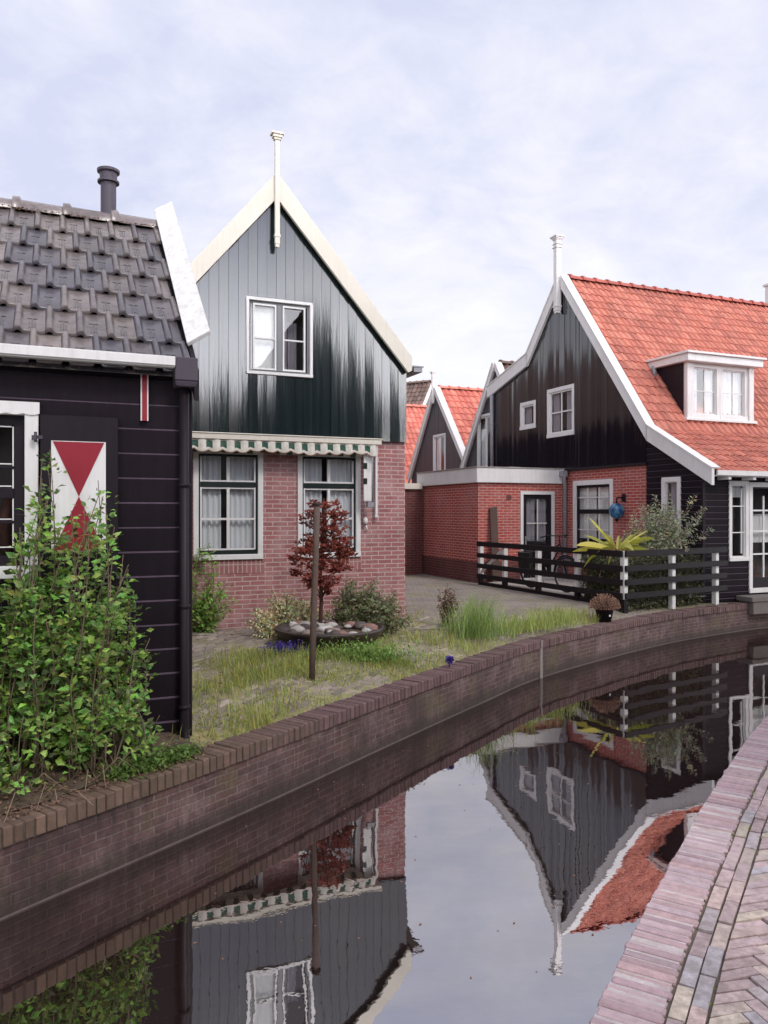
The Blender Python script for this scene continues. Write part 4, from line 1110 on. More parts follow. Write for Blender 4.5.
# houses across the street behind the photographer: their dark fronts show in the gloss paint, panes and water
for i, (x, y, rt, ze, zr, w) in enumerate(((6.6, 2.2, -42, 5.2, 8.3, 5.0), (10.6, 6.6, -42, 5.6, 8.8, 5.4), (2.6, -2.9, -42, 4.8, 7.6, 5.0), (15.0, 10.4, -32, 5.4, 8.6, 5.4), (-1.2, -7.6, -42, 5.0, 7.8, 5.2))):
    a = math.radians(rt)
    o = thing('opposite_house', ['dark gabled house across the street from the pink brick house', 'tall dark gabled house across the street from the garden door', 'dark gabled house behind the photographer', 'dark gabled house furthest along the opposite street', 'dark gabled house at the near end of the opposite street'][i], 'house', (x, y, 0), math.radians(50 if rt == -42 else 40))
    mb = MB(); mb.box(-w / 2, w / 2, -9, 0, .5, ze); mb.prism_xz([(-w / 2, ze), (w / 2, ze), (0, zr - .1)], -9, 0)
    mb.build('wall', M['black_boards'], o)
    mb = MB()
    for s in (-1, 1):
        A = [(s * (w / 2 + .2), -9.1, ze - .2), (s * (w / 2 + .2), .15, ze - .2), (0, .15, zr), (0, -9.1, zr)]
        A = A if s > 0 else A[::-1]
        mb.hexa([(p[0], p[1], p[2] - .1) for p in A] + A, 0, lin(110, 80, 72)[:3])
    mb.build('roof', M['tile_brown'], o)
    for wx in (-1.3, 1.0):
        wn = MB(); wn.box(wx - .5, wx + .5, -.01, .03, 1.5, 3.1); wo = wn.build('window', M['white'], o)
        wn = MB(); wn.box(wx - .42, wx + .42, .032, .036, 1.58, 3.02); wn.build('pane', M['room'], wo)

# ================================================================== FENCE
F = thing('fence', 'black railed fence with white posts round the terrace corner', 'fence')
Pa, Pc, Pe = Vector((2.13, 17.15)), Vector((4.0, 13.0)), Vector((6.1, 14.36))
posts = [Pa, Pa.lerp(Pc, .21), Pa.lerp(Pc, .47), Pa.lerp(Pc, .735), Pc, Pc.lerp(Pe, .5), Pe]
RZ = [(1.45, 1.555), (1.205, 1.305), (.975, 1.075), (.75, .85)]
def rail(name, a, b, z0, z1, outd, mat='rail', th=.035):
    d = (b - a).normalized(); n = Vector((-d.y, d.x))
    if n.dot(outd) < 0: n = -n
    q = [a + n * .046, b + n * .046, b + n * (.046 + th), a + n * (.046 + th)]
    if (q[1] - q[0]).cross(q[2] - q[1]) < 0: q = [q[1], q[0], q[3], q[2]]
    mb = MB(); mb.hexa([(v.x, v.y, z0) for v in q] + [(v.x, v.y, z1) for v in q]); return mb.build(name, M[mat], F, .004)
out = Vector((-.4, -1)).normalized()
for (z0, z1) in RZ:
    rail('rail', Pa - (Pc - Pa).normalized() * .05, Pc + (Pc - Pa).normalized() * .03, z0, z1, Vector((-1, -.45)))
    rail('rail', Pc - (Pe - Pc).normalized() * .04, Pe + (Pe - Pc).normalized() * .25, z0 + .002, z1 + .002, Vector((.5, -1)))
for i, p in enumerate(posts):
    d = (Pc - Pa).normalized() if i < 4 else (Pe - Pc).normalized()
    n = Vector((-d.y, d.x)); h = .045
    q = [p - d * h - n * h, p + d * h - n * h, p + d * h + n * h, p - d * h + n * h]
    mb = MB(); mb.hexa([(v.x, v.y, .745 if i < 5 else .5) for v in q] + [(v.x, v.y, 1.545) for v in q])
    po = mb.build('post', M['white_worn'], F, .004)
    if i < 5:
        mb = MB(); mb.hexa([(v.x, v.y, .5) for v in q] + [(v.x, v.y, .744) for v in q]); mb.build('post_foot', M['rail'], po)
d = (Pc - Pa).normalized()
mb = MB(); a, b = Pa.lerp(Pc, .0), Pa.lerp(Pc, .21); n = Vector((d.y, -d.x)) * .03
q = [a + n * 0 , b, b + n, a + n]
mb.hexa([(a.x, a.y, .82), (a.x + n.x, a.y + n.y, .82), (b.x + n.x, b.y + n.y, 1.4), (b.x, b.y, 1.4), (a.x, a.y, .9), (a.x + n.x, a.y + n.y, .9), (b.x + n.x, b.y + n.y, 1.48), (b.x, b.y, 1.48)]); mb.build('brace', M['white_worn'], F)
mb = MB(); n = Vector((d.y, -d.x)); a, b = Pa - d * .05, Pc + d * .05
if n.x > 0: n = -n
q = [a + n * .03, a - n * .05, b - n * .05, b + n * .03]
if (q[1] - q[0]).cross(q[2] - q[1]) < 0: q = q[::-1]
mb.hexa([(v.x, v.y, .55) for v in q] + [(v.x, v.y, .668) for v in q]); mb.build('bottom_beam', M['rail'], F)

# bicycle on the terrace
Bk = thing('bicycle', 'dark city bicycle parked behind the black railed fence', 'bicycle', (3.25, 15.45, ZG + .05), math.atan2(-4.15, 1.87) + .06)
def wheel(x):
    vs = []; fs = []
    def torus(R, r, name, mat, par, n=36, k=8):
        mb = MB(); V = []; Fs = []
        for i in range(n):
            a = 2 * PI * i / n
            for j in range(k):
                b = 2 * PI * j / k; V.append(((R + r * math.cos(b)) * math.cos(a), r * math.sin(b), .35 + (R + r * math.cos(b)) * math.sin(a)))
        for i in range(n):
            for j in range(k): Fs.append((i * k + j, ((i + 1) % n) * k + j, ((i + 1) % n) * k + (j + 1) % k, i * k + (j + 1) % k))
        mb.shared(V, Fs)
        return mb, name, mat, par
    mb, *_ = torus(.325, .022, 0, 0, 0); w = mb.build('wheel', M['rubber'], Bk, loc=(x, 0, 0))
    mb, *_ = torus(.298, .01, 0, 0, 0)
    for i in range(14):
        a = 2 * PI * i / 14; mb.tube([(0, .02 * (-1) ** i, .35), (.3 * math.cos(a), 0, .35 + .3 * math.sin(a))], .002, 4)
    mb.tube([(0, -.05, .35), (0, .05, .35)], .02, 8); mb.build('rim', M['zinc'], w)
    mb = MB(); pts = [(.365 * math.cos(t), 0, .35 + .365 * math.sin(t)) for t in [PI * k / 12 - .1 for k in range(14)]]; mb.tube(pts, .016, 6); mb.build('mudguard', M['black'], w)
wheel(-.54); wheel(.54)
mb = MB()
for a, b in (((-.54, 0, .35), (-.1, 0, .3)), ((-.1, 0, .3), (-.22, 0, .85)), ((-.54, 0, .35), (-.2, 0, .8)), ((-.1, 0, .3), (.36, 0, .85)), ((-.2, 0, .62), (.34, 0, .92)), ((.34, 0, 1.0), (.42, 0, .75)), ((.42, 0, .75), (.54, 0, .35))): mb.tube([a, b], .017, 8)
mb.build('frame', M['black'], Bk)
mb = MB(); mb.tube([(.34, 0, .98), (.33, 0, 1.08), (.3, -.25, 1.1), (.14, -.3, 1.05)], .012, 8); mb.tube([(.33, 0, 1.08), (.3, .25, 1.1), (.14, .3, 1.05)], .012, 8); mb.build('handlebar', M['black'], Bk)
mb = MB(); mb.hexa([(-.38, -.09, .9), (-.1, -.025, .92), (-.1, .025, .92), (-.38, .09, .9), (-.36, -.08, .97), (-.1, -.02, .96), (-.1, .02, .96), (-.36, .08, .97)]); mb.tube([(-.22, 0, .82), (-.25, 0, .92)], .014, 6); mb.build('saddle', M['rubber'], Bk, .015)
mb = MB(); mb.box(-.8, -.32, -.07, .07, .735, .755)
for s in (-1, 1): mb.hexa([(-.76, s * .1 - .05, .4), (-.4, s * .1 - .05, .4), (-.4, s * .1 + .05, .4), (-.76, s * .1 + .05, .4), (-.78, s * .1 - .06, .73), (-.38, s * .1 - .06, .73), (-.38, s * .1 + .06, .73), (-.78, s * .1 + .06, .73)])
mb.build('pannier', M['rubber'], Bk, .01)
mb = MB(); mb.tube([(-.1, -.07, .3), (-.1, .07, .3)], .05, 10); mb.tube([(-.1, -.07, .3), (-.02, -.09, .16)], .01, 6); mb.tube([(-.1, .07, .3), (-.18, .09, .44)], .01, 6); mb.build('crank', M['zinc'], Bk)

# ================================================================== PLANTS
def rv(s=1): return Vector((R_.gauss(0, s), R_.gauss(0, s), R_.gauss(0, s)))
def shade(lo, hi, tint=None):
    k = R_.uniform(lo, hi); g = R_.uniform(-.08, .06)
    return (k * (1 + g), k, k * (1 - g * .5))
def ground_z(x, y): return ZG - .03

def stem_plant(root, stems, leaf_mat, stem_mat, nleaf, size, spread_n=.035, shade_r=(.55, 1.35), wr=.55, start=.25, names=('foliage', 'stems'), r0=.008, flat=.35, whorl=5, gap=-.9):
    sb = MB(); fb = MB()
    for P in stems:
        n = len(P); sb.tube(P, [r0 * (1 - .75 * i / (n - 1)) + .0015 for i in range(n)], 5, col=lin(112, 96, 78)[:3])
        L = sum((Vector(P[i + 1]) - Vector(P[i])).length for i in range(n - 1))
        k = max(2, int(L * nleaf)); s0 = start * R_.uniform(.3, 1.2)
        for q in range(k):
            t = s0 + (1 - s0) * (q + R_.random()) / k; f = t * (n - 1); i = min(n - 2, int(f)); p = Vector(P[i]).lerp(Vector(P[i + 1]), f - i)
            ax = (Vector(P[i + 1]) - Vector(P[i])).normalized(); sc = 1 - .35 * max(0, t - .75) / .25
            if noise.noise(p * 4.2) < gap: continue
            b = shade(*shade_r)
            for w_ in range(whorl):
                a = rv().normalized(); d = (a - ax * a.dot(ax) * .7 + ax * .35 + Vector((0, 0, -.1))).normalized()
                nn = (Vector((0, 0, 1)) * flat + Vector((.1, -.3, 0)) + rv(.6)).normalized()
                c = tuple(x * R_.uniform(.75, 1.25) for x in b)
                s_ = size * sc * R_.uniform(.6, 1.25)
                fb.leaf(p + a * spread_n * R_.random(), d, nn, s_, s_ * wr, c)
    sb.build(names[1], M[stem_mat], root); fb.build(names[0], M[leaf_mat], root)

# big green shrub by the black house
S1 = thing('shrub', 'tall bright green leafy shrub against the black house and its shutter', 'shrub')
stems = []
def arc(b, tip, n=7, wob=.05, up=.5):
    b, tip = Vector(b), Vector(tip); mid = b.lerp(tip, .5) + Vector((0, 0, up * .3)) - (tip - b) * .12 * Vector((1, 1, 0)).length * 0
    out = []
    w1, w2 = rv(wob), rv(wob)
    for i in range(n):
        t = i / (n - 1); h = b.lerp(tip, t); e = math.sin(PI * t)
        k = Vector(((tip.x - b.x) * (t ** 1.5 - t), (tip.y - b.y) * (t ** 1.5 - t), 0))
        out.append(h + k + w1 * e + w2 * math.sin(2 * PI * t) * .6)
    return out
def shrub_top(px):                    # height of the outline over pixel column
    pts = [(-80, 2.15), (0, 1.75), (22, 2.1), (36, 2.05), (42, 2.55), (54, 2.6), (62, 2.25), (78, 2.18), (97, 2.42), (110, 2.2), (124, 1.9), (138, 1.75), (152, 1.3), (160, 1.0)]
    for (a, za), (b, zb) in zip(pts, pts[1:]):
        if a <= px <= b: return za + (zb - za) * (px - a) / (b - a)
    return 1.0
for k in range(180):
    u = R_.uniform(-2.2, -.46) if k > 36 else R_.uniform(-1.0, -.42); v = -R_.uniform(.1, .8)
    X, Y = -1.452 + u * math.cos(TH) - v * math.sin(TH), 5.9 + u * math.sin(TH) + v * math.cos(TH)
    px = 384 + 780 * X / Y
    zt = shrub_top(px) * 1.0; zt = .55 + (zt - .55) * (1 - .85 * R_.random() ** 1.3)
    bx = X * .75 + -1.95 * .25 + R_.uniform(-.12, .12); by = Y * .6 + 4.9 * .4 + R_.uniform(-.1, .06)
    stems.append(arc((bx - .15, by + .02, .5), (X, Y, zt)))
for k in range(30):
    X = R_.uniform(-2.45, -1.62); Y0 = 4.25 + (X + 2.07) * 1.4
    stems.append(arc((X, Y0 + .55, .5), (X + R_.uniform(-.1, .18), Y0 + R_.uniform(.34, .55), R_.uniform(.6, 1.0)), wob=.02))
for (px, Y, z) in ((50, 5.25, 2.62), (48, 5.3, 2.5), (98, 5.4, 2.42), (102, 5.42, 2.3), (20, 5.1, 2.1), (150, 5.45, 1.32), (148, 5.4, 1.25), (130, 5.4, 1.62), (140, 5.42, 1.05), (128, 5.45, 1.8), (143, 5.4, 1.22)):
    X = (px - 384) / 780 * Y; stems.append(arc((X * .7 - 2.0 * .3, Y * .7 + 5 * .3, .5), (X, Y, z), wob=.03))
ll = MB()
for k in range(900):
    X = R_.uniform(-2.6, -1.25); Y0 = 4.25 + (X + 2.07) * 1.42; p = Vector((X, Y0 + abs(R_.gauss(.25, .2)), 0)); p.z = ZC + .008 + max(0, p.y - Y0 - .2) * .12
    ll.leaf(p, Vector((R_.uniform(-1, 1), R_.uniform(-1, 1), R_.uniform(-.1, .3))), Vector((0, 0, 1)) + rv(.3), R_.uniform(.015, .04), R_.uniform(.008, .02), shade(.35, 1.1))
tag(ll.build('leaf_litter', M['leaf_dry']), kind='stuff')
stem_plant(S1, stems, 'leaf', 'bark', 16, .066, shade_r=(.22, 1.7), start=.2, whorl=5, spread_n=.085, r0=.005, gap=-.16)
# creeping green under the drainpipe
S2 = MB()
for k in range(1500):
    t = R_.random(); X = -1.72 + .36 * t + R_.gauss(0, .05); Y = 4.98 + .5 * t + R_.gauss(0, .06)
    c = shade(.35, .9)
    S2.leaf(Vector((X, Y, ZC + abs(R_.gauss(0, .03)))), rv() + Vector((0, 0, .6)), Vector((0, 0, 1)), .035, .022, c)
o = S2.build('creeping_plant', M['leaf']); tag(o, 'low green creeper on the soil beneath the black house corner', 'plant')
# dry twigs and soil at the foot of the shrub
mb = MB()
for k in range(22):
    X = R_.uniform(-2.3, -1.6); Y = 4.25 + (X + 2.07) * 1.35 + R_.uniform(.2, .7)
    a = R_.uniform(0, 6.28); l = R_.uniform(.1, .4); mb.tube([(X, Y, ZC + .01), (X + l * .5 * math.cos(a), Y + l * .5 * math.sin(a), ZC + .03 + R_.uniform(0, .12)), (X + l * math.cos(a), Y + l * math.sin(a), ZC + .01)], .0026, 4, col=lin(150, 128, 104)[:3])
tag(mb.build('dry_twigs', M['bark']), 'dry fallen twigs on the coping under the green shrub', 'twigs', kind='stuff')
mb = MB()
for i in range(len(FW) - 1):
    if not (-4 < FW[i].x < -1.0): continue
    a, b = offset(FW, .1), offset(FW, .9)
    mb.face([(a[i].x, a[i].y, ZC + .006), (a[i + 1].x, a[i + 1].y, ZC + .006), (b[i + 1].x, b[i + 1].y, ZC + .11), (b[i].x, b[i].y, ZC + .11)])
# soil spills irregularly over the coping
inner_soil = MB()
a, b = offset(FW, .16), offset(FW, 1.0)
idx = [i for i in range(len(FW) - 1) if -4.5 < FW[i].x < -1.25]
for i in idx:
    for (q0, q1) in ((0, 1),):
        j0, j1 = .05 * noise.noise((i * .7, 0, 0)), .05 * noise.noise(((i + 1) * .7, 0, 0))
        A, Bq = a[i] + (b[i] - a[i]) * (.0 + j0), a[i + 1] + (b[i + 1] - a[i + 1]) * (.0 + j1)
        inner_soil.face([(A.x, A.y, ZC + .004), (Bq.x, Bq.y, ZC + .004), (b[i + 1].x, b[i + 1].y, ZC + .12), (b[i].x, b[i].y, ZC + .12)])
tag(inner_soil.build('soil', M['soil']), kind='structure')

# small shrub at the left of the brick house
S3 = thing('shrub', 'small light green shrub half hidden by the black house corner', 'shrub')
stems = [arc((-2.46 + R_.uniform(-.1, .1), 10.35, .55), (x + .06 + R_.uniform(-.16, .18), 10.3 + R_.uniform(-.12, .12), z)) for x, z in ((-2.45, 1.5), (-2.5, 1.2), (-2.3, 1.25), (-2.2, 1.05), (-2.12, 1.0), (-2.35, 1.35), (-2.4, .95), (-2.35, 1.7), (-2.5, 1.75), (-2.45, .8), (-2.3, .75), (-2.55, 1.4), (-2.2, 1.2), (-2.3, .9), (-2.2, .85), (-2.4, 1.1), (-2.25, 1.1), (-2.45, 1.0), (-2.1, 1.1))]
stem_plant(S3, stems, 'leaf', 'bark', 17, .07, shade_r=(.8, 1.5), start=.25, spread_n=.07)

def dome_bush(root, c, rx, ry, h, n, mat, size, shade_r, wr=.5, whorl=6, gap=.0, seed=0, stem=True):
    rs = []
    for k in range(n):
        a = R_.uniform(0, 2 * PI); e = math.asin(R_.random()); f = R_.uniform(.6, 1.05) * (1 + .22 * noise.noise((math.cos(a) * 1.7 + seed, math.sin(a) * 1.7, e * 2)))
        rs.append(arc((c[0] + R_.uniform(-.3, .3) * rx, c[1] + R_.uniform(-.2, .2) * ry, c[2]), (c[0] + rx * f * math.cos(a) * math.cos(e), c[1] + ry * f * math.sin(a) * math.cos(e), c[2] + h * (.1 + .9 * f * math.sin(e))), wob=.02))
    stem_plant(root, rs, mat, 'bark', 17, size, shade_r=shade_r, start=.45, wr=wr, whorl=whorl, r0=.006, spread_n=.04)
S4 = thing('variegated_bush', 'rounded cream variegated bush beside the stone bowl', 'bush')
dome_bush(S4, (-1.17, 10.0, .58), .6, .4, .6, 190, 'leaf_var', .055, (.7, 2.1), seed=1)
S5 = thing('dark_bush', 'darker olive bush against the brick wall right of the copper tree', 'bush')
dome_bush(S5, (-.27, 10.05, .58), .6, .4, .72, 190, 'leaf_dark', .075, (.6, 2.1), wr=.36, seed=4)

# copper tree and stake
T = thing('copper_tree', 'small copper leaved tree in front of the right window', 'tree')
base = Vector((-.79, 9.6, .62))
tr = MB(); tp = [base, base + Vector((.02, 0, .5)), base + Vector((-.0, .02, .95)), base + Vector((.04, 0, 1.4)), base + Vector((.05, 0, 1.75))]
tr.tube(tp, [.028, .024, .02, .013, .006], 8, col=lin(96, 62, 54)[:3])
stems = []
def ct(px, py, Y): return Vector(((px - 384) / 780 * Y, Y, 2.2 + (512 - py) / 780 * Y))
blobs = [(322, 517, 22), (345, 512, 15), (338, 530, 20), (308, 545, 14), (300, 558, 11), (318, 556, 22), (340, 550, 22), (352, 545, 12), (330, 575, 20), (316, 580, 12), (346, 566, 14), (334, 586, 11), (298, 572, 6), (357, 553, 8)]
fb = MB(); sb = MB()
for (px, py, r) in blobs:
    Y = 9.6 + R_.uniform(-.15, .15); px = 323 + (px - 328) * .88; c = ct(px, py, Y); rad = r * .85 / 780 * Y
    j = min(tp, key=lambda q: (q - (c - Vector((0, 0, .25)))).length)
    sb.tube([j, j.lerp(c, .5) + Vector((0, 0, .03)), c], [.009, .006, .003], 5, col=lin(96, 62, 54)[:3])
    for k in range(int(10 + r * r * .1)):
        p = c + rv().normalized() * rad * R_.random() ** .45
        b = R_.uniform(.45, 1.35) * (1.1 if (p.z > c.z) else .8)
        for w_ in range(6):
            a = w_ * 1.05 + R_.random(); d = Vector((math.cos(a), math.sin(a), R_.uniform(-.25, .5)))
            k2 = b * R_.uniform(.8, 1.2) * 1.15
            fb.leaf(p, d + rv(.4), rv(.7) + Vector((0, -.4, .3)), R_.uniform(.045, .075), .03, (k2 * R_.uniform(.9, 1.1), k2 * R_.uniform(.8, 1.15), k2))
tr.build('trunk', M['bark'], T); sb.build('branches', M['bark'], T); fb.build('crown', M['leaf_red'], T)
mb = MB(); mb.tube([(-.70, 7.55, .56), (-.685, 7.58, 1.2), (-.665, 7.6, 1.8), (-.655, 7.62, 2.27)], [.031, .032, .03, .031], 9, col=lin(104, 86, 78)[:3]); mb.tube([(-.655, 7.62, 2.265), (-.654, 7.62, 2.29)], [.042, .04], 9, col=lin(70, 56, 52)[:3])
tag(mb.build('tree_stake', M['bark']), 'rough brown stake standing in the turf before the copper tree', 'stake')

# stone bowl
Bo = thing('planter_bowl', 'wide dark bowl filled with pale stones under the copper tree', 'planter', (-.66, 9.4, .575))
mb = MB(); mb.lathe([(.001, 0), (.4, .0), (.54, .06), (.655, .21), (.665, .24), (.64, .25), (.62, .21), (.52, .15), (.001, .14)], 0, 0, 36); mb.build('bowl', M['terracotta'], Bo)
mb = MB(); mb.lathe([(.001, .19), (.59, .185)], 0, 0, 24); mb.build('bowl_soil', M['soil'], Bo)
def pebble(c, r, col, name, root):
    bm = bmesh.new(); bmesh.ops.create_icosphere(bm, subdivisions=2, radius=1)
    sd = R_.random() * 50; sx, sy, sz = R_.uniform(.8, 1.3), R_.uniform(.7, 1.1), R_.uniform(.5, .8)
    for v in bm.verts:
        k = 1 + .22 * noise.noise(v.co * 1.3 + Vector((sd, 0, 0))); v.co = Vector((v.co.x * sx * k, v.co.y * sy * k, v.co.z * sz * k)) * r
    mb = MB(); mb.shared([tuple(v.co + Vector(c)) for v in bm.verts], [tuple(q.index for q in f.verts) for f in bm.faces], 0, col); bm.free()
    return mb.build(name, M['stone'], root)
WS = [(188, 182, 178), (170, 164, 160), (70, 60, 58), (140, 104, 94), (200, 196, 192), (92, 80, 78), (140, 122, 114), (110, 98, 92), (80, 70, 66)]
for k in range(60):
    a = R_.uniform(0, 2 * PI); d = .56 * math.sqrt(R_.random()); r = R_.uniform(.04, .085)
    pebble((d * math.cos(a), d * math.sin(a), .205 + r * .2), r, lin(*R_.choice(WS))[:3], 'stone', Bo)

# dried plant in black pot
Pt = thing('potted_plant', 'dried brownish round plant in a small black pot by the fence corner', 'potted plant', (3.43, 12.14, .49))
mb = MB(); mb.lathe([(.001, 0), (.1, 0), (.14, .2), (.145, .2), (.15, .22), (.13, .22), (.125, .18), (.001, .18)], 0, 0, 20); mb.build('pot', M['black'], Pt)
mb = MB(); mb.box(.03, .055, -.152, -.142, .1, .13); mb.build('tag', M['white'], Pt)
fb = MB()
for k in range(1300):
    d = rv().normalized(); d.z = abs(d.z) * .9 - .1; d.normalize(); p = Vector((0, 0, .23)) + Vector((d.x * .23, d.y * .23, d.z * .2)) * R_.uniform(.55, 1)
    fb.leaf(p, d + rv(.4), rv(), .035, .02, shade(.6, 1.3))
fb.build('foliage', M['leaf_dry'], Pt)

# hedge inside the fence
Hd = thing('hedge', 'dark small leaved hedge filling the fence corner', 'hedge')
fb = MB(); sb = MB()
d1 = (Pe - Pc).normalized(); d2 = (Pa - Pc).normalized(); n1_ = Vector((-d1.y, d1.x)); n2_ = Vector((d2.y, -d2.x))
for k in range(9000):
    if R_.random() < .6:
        p2 = Pc + d1 * R_.uniform(.0, 2.15) + n1_ * abs(R_.gauss(.1, .06))
    else:
        p2 = Pc + d2 * R_.uniform(.0, 1.25) + n2_ * abs(R_.gauss(.1, .06))
    z = R_.uniform(.52, 1.42); p = Vector((p2.x, p2.y, z))
    k_ = .75 + .5 * noise.noise(p * 5)
    fb.leaf(p, rv() + Vector((0, -.3, .2)), rv() + Vector((0, -.5, .5)), .06, .022, tuple(x * k_ for x in shade(.35, 1.5)))
for k in range(60):
    p2 = Pc + d1 * R_.uniform(0, 2.1) + n1_ * .12; sb.tube([(p2.x, p2.y, .5), (p2.x + R_.uniform(-.1, .1), p2.y, 1.35)], .005, 4, col=lin(80, 68, 60)[:3])
fb.build('foliage', M['leaf_dark'], Hd); sb.build('stems', M['bark'], Hd)
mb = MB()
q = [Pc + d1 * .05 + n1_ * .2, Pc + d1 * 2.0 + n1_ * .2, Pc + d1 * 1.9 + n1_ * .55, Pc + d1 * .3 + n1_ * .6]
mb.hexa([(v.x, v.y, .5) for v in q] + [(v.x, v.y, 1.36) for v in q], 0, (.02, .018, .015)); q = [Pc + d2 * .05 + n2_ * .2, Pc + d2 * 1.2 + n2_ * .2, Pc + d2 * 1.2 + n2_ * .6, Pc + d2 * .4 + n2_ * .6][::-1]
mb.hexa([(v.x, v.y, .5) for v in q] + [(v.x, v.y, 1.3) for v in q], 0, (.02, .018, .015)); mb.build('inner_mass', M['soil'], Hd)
# olive bush
Ob = thing('olive_bush', 'airy grey green olive bush rising above the hedge', 'bush')
stems = []
for k in range(120):
    a = R_.uniform(0, 2 * PI); e = R_.uniform(.15, 1.45); f = R_.uniform(.45, 1.0)
    stems.append(arc((4.85 + R_.uniform(-.12, .12), 14.0 + R_.uniform(-.1, .1), 1.0), (4.85 + .82 * f * math.cos(a) * math.cos(e) + .08, 14.0 + .4 * f * math.sin(a) * math.cos(e), 1.35 + 1.12 * f * math.sin(e)), wob=.05))
for (px, z) in ((712, 1.9), (705, 2.3), (700, 2.05), (694, 2.5), (668, 2.55), (655, 2.5), (690, 1.8)):
    X = (px - 384) / 780 * 14; stems.append(arc((4.95, 14, 1.2), (X, 13.98, z), wob=.04))
stem_plant(Ob, stems, 'leaf_olive', 'bark', 20, .085, shade_r=(.6, 1.6), wr=.27, start=.3, whorl=5, r0=.009, spread_n=.05)
# spiky yellow plant
Sp = thing('spiky_plant', 'yellow green sword leaved plant drooping over the fence rail', 'plant', (4.1, 13.72, 1.5))
fb = MB()
def sword(az, L, rise, droop, w, col):
    d = Vector((math.cos(az), math.sin(az), 0)); rl = R_.uniform(.5, 1.2) * R_.choice((-1, 1)); s = Vector((-d.y, d.x, 0)) * math.cos(rl) + Vector((0, 0, math.sin(rl))); n = 7; vs = []; fs = []
    for i in range(n):
        t = i / (n - 1); c = d * (L * t * (1 - .15 * t)) + Vector((0, 0, rise * t - droop * t * t)); ww = w * 1.2 * (.5 + 1.3 * t) * (1 - t ** 3) + .002
        vs += [c - s * ww * .5 + Vector((0, 0, ww * .25)), c - Vector((0, 0, 0)), c + s * ww * .5 + Vector((0, 0, ww * .25))]
    for i in range(n - 1):
        for j in (0, 1): fs.append((i * 3 + j, i * 3 + j + 1, i * 3 + j + 4, i * 3 + j + 3))
    fb.shared(vs, fs, 0, col)
sword(PI * .97, .62, .75, .1, .1, (1.1, 1.08, .8)); sword(PI * 1.02, .95, .3, .18, .1, (1.15, 1.05, .7)); sword(PI * .99, 1.0, .12, .12, .09, (1.2, 1.15, .9)); sword(PI * 1.05, .8, .2, .5, .09, (.9, .95, .6))
sword(.0, .85, .45, .2, .09, (1.05, 1.1, .7)); sword(.15, .6, .55, .3, .08, (.95, 1.05, .6)); sword(-.2, .8, .25, .3, .08, (.8, .95, .5))
for k in range(44): sword(R_.uniform(0, 2 * PI), R_.uniform(.3, .75), R_.uniform(.1, .6), R_.uniform(.1, .5), R_.uniform(.035, .07), shade(.6, 1.2))
for i_, q in enumerate(fb.v): fb.v[i_] = tuple(c * .92 for c in q)
fb.build('leaves', M['leaf_yellow'], Sp)
fb = MB()
for k in range(40): sword(R_.uniform(0, 2 * PI), R_.uniform(.35, .6), R_.uniform(-.05, .3), R_.uniform(.2, .55), .025, shade(.6, 1.2))
fb.build('dead_leaves', M['leaf_dry'], Sp)
mb = MB(); mb.lathe([(.001, -.86), (.22, -.86), (.27, -.02), (.29, -.02), (.29, .02), (.24, .02), (.001, .0)], 0, .2, 20); mb.build('tub', M['dark_metal'], Sp)

# sapling by the tall grass
S6 = thing('sapling', 'brownish leaved sapling at the edge of the tall grass', 'sapling')
stems = [arc((.86 + R_.uniform(-.05, .05), 10.9, .58), (.88 + R_.uniform(-.13, .16), 10.9 + R_.uniform(-.1, .1), R_.uniform(.9, 1.22)), wob=.02) for k in range(14)]
stem_plant(S6, stems, 'leaf_dry', 'bark', 20, .05, shade_r=(.35, .9), start=.3)
# tall grass
Tg_ = MB()
for k in range(620):
    t = R_.random(); X, Y = 1.16 + R_.gauss(0, .2), 10.35 + R_.gauss(0, .28)
    h = R_.uniform(.25, .66) * max(.3, 1 - abs(X - 1.2) * .9); c = shade(.6, 1.2); c = (c[0] * .85, c[1], c[2] * 1.05)
    Tg_.blade((X, Y, .57), h, .010, R_.uniform(.05, .42), R_.uniform(-1.0, 1.0) if R_.random() < .6 else R_.uniform(0, 6.28), c)
tag(Tg_.build('tall_grass', M['grass']), 'tall arching clump of green grass on the canal verge', 'grass clump')
Tg2 = MB()
for k in range(950):
    t = R_.random(); X, Y = 1.6 + 1.15 * t + R_.gauss(0, .1), 10.55 + .95 * t + R_.gauss(0, .18)
    h = R_.uniform(.06, .36) * (.75 + .5 * noise.noise((X * 2.2, Y * 2.2, 3))); c = shade(.65, 1.3)
    Tg2.blade((X, Y, .57), h, .01, R_.uniform(.02, .18), R_.uniform(0, 6.28), c)
tag(Tg2.build('verge_grass', M['grass']), 'shorter fresh grass strip running towards the fence', 'grass', kind='stuff')
# turf growing between the old bricks
gr = MB()
def turf(n, X, Y, sx, sy, h0, h1, th=.42, sc=2.0, lo=.6, hi=1.25, dry=.3):
    for k in range(n):
        x, y = R_.gauss(X, sx), R_.gauss(Y, sy)
        if noise.noise((x * sc, y * sc, 9)) * .5 + .5 < th + R_.gauss(0, .09): continue
        # stay on land
        j = min(range(len(inn)), key=lambda i: (inn[i] - Vector((x, y))).length_squared); t = (inn[min(j + 1, len(inn) - 1)] - inn[max(j - 1, 0)]).normalized()
        sd = (Vector((x, y)) - inn[j]).dot(Vector((-t.y, t.x)))
        if sd < .01: continue
        z = ZC - .02 + (ZG - ZC + .02) * min(1, sd / .72)
        c = shade(lo, hi)
        if R_.random() < dry: c = (c[0] * 1.35, c[1] * 1.02, c[2] * .95)
        gr.blade((x, y, z - .004), R_.uniform(h0, h1), .008, R_.uniform(.01, h1 * .7), R_.uniform(0, 6.28), c)
turf(16000, -.5, 7.7, .8, .8, .012, .05, .42, lo=.7, hi=1.35, dry=.3)
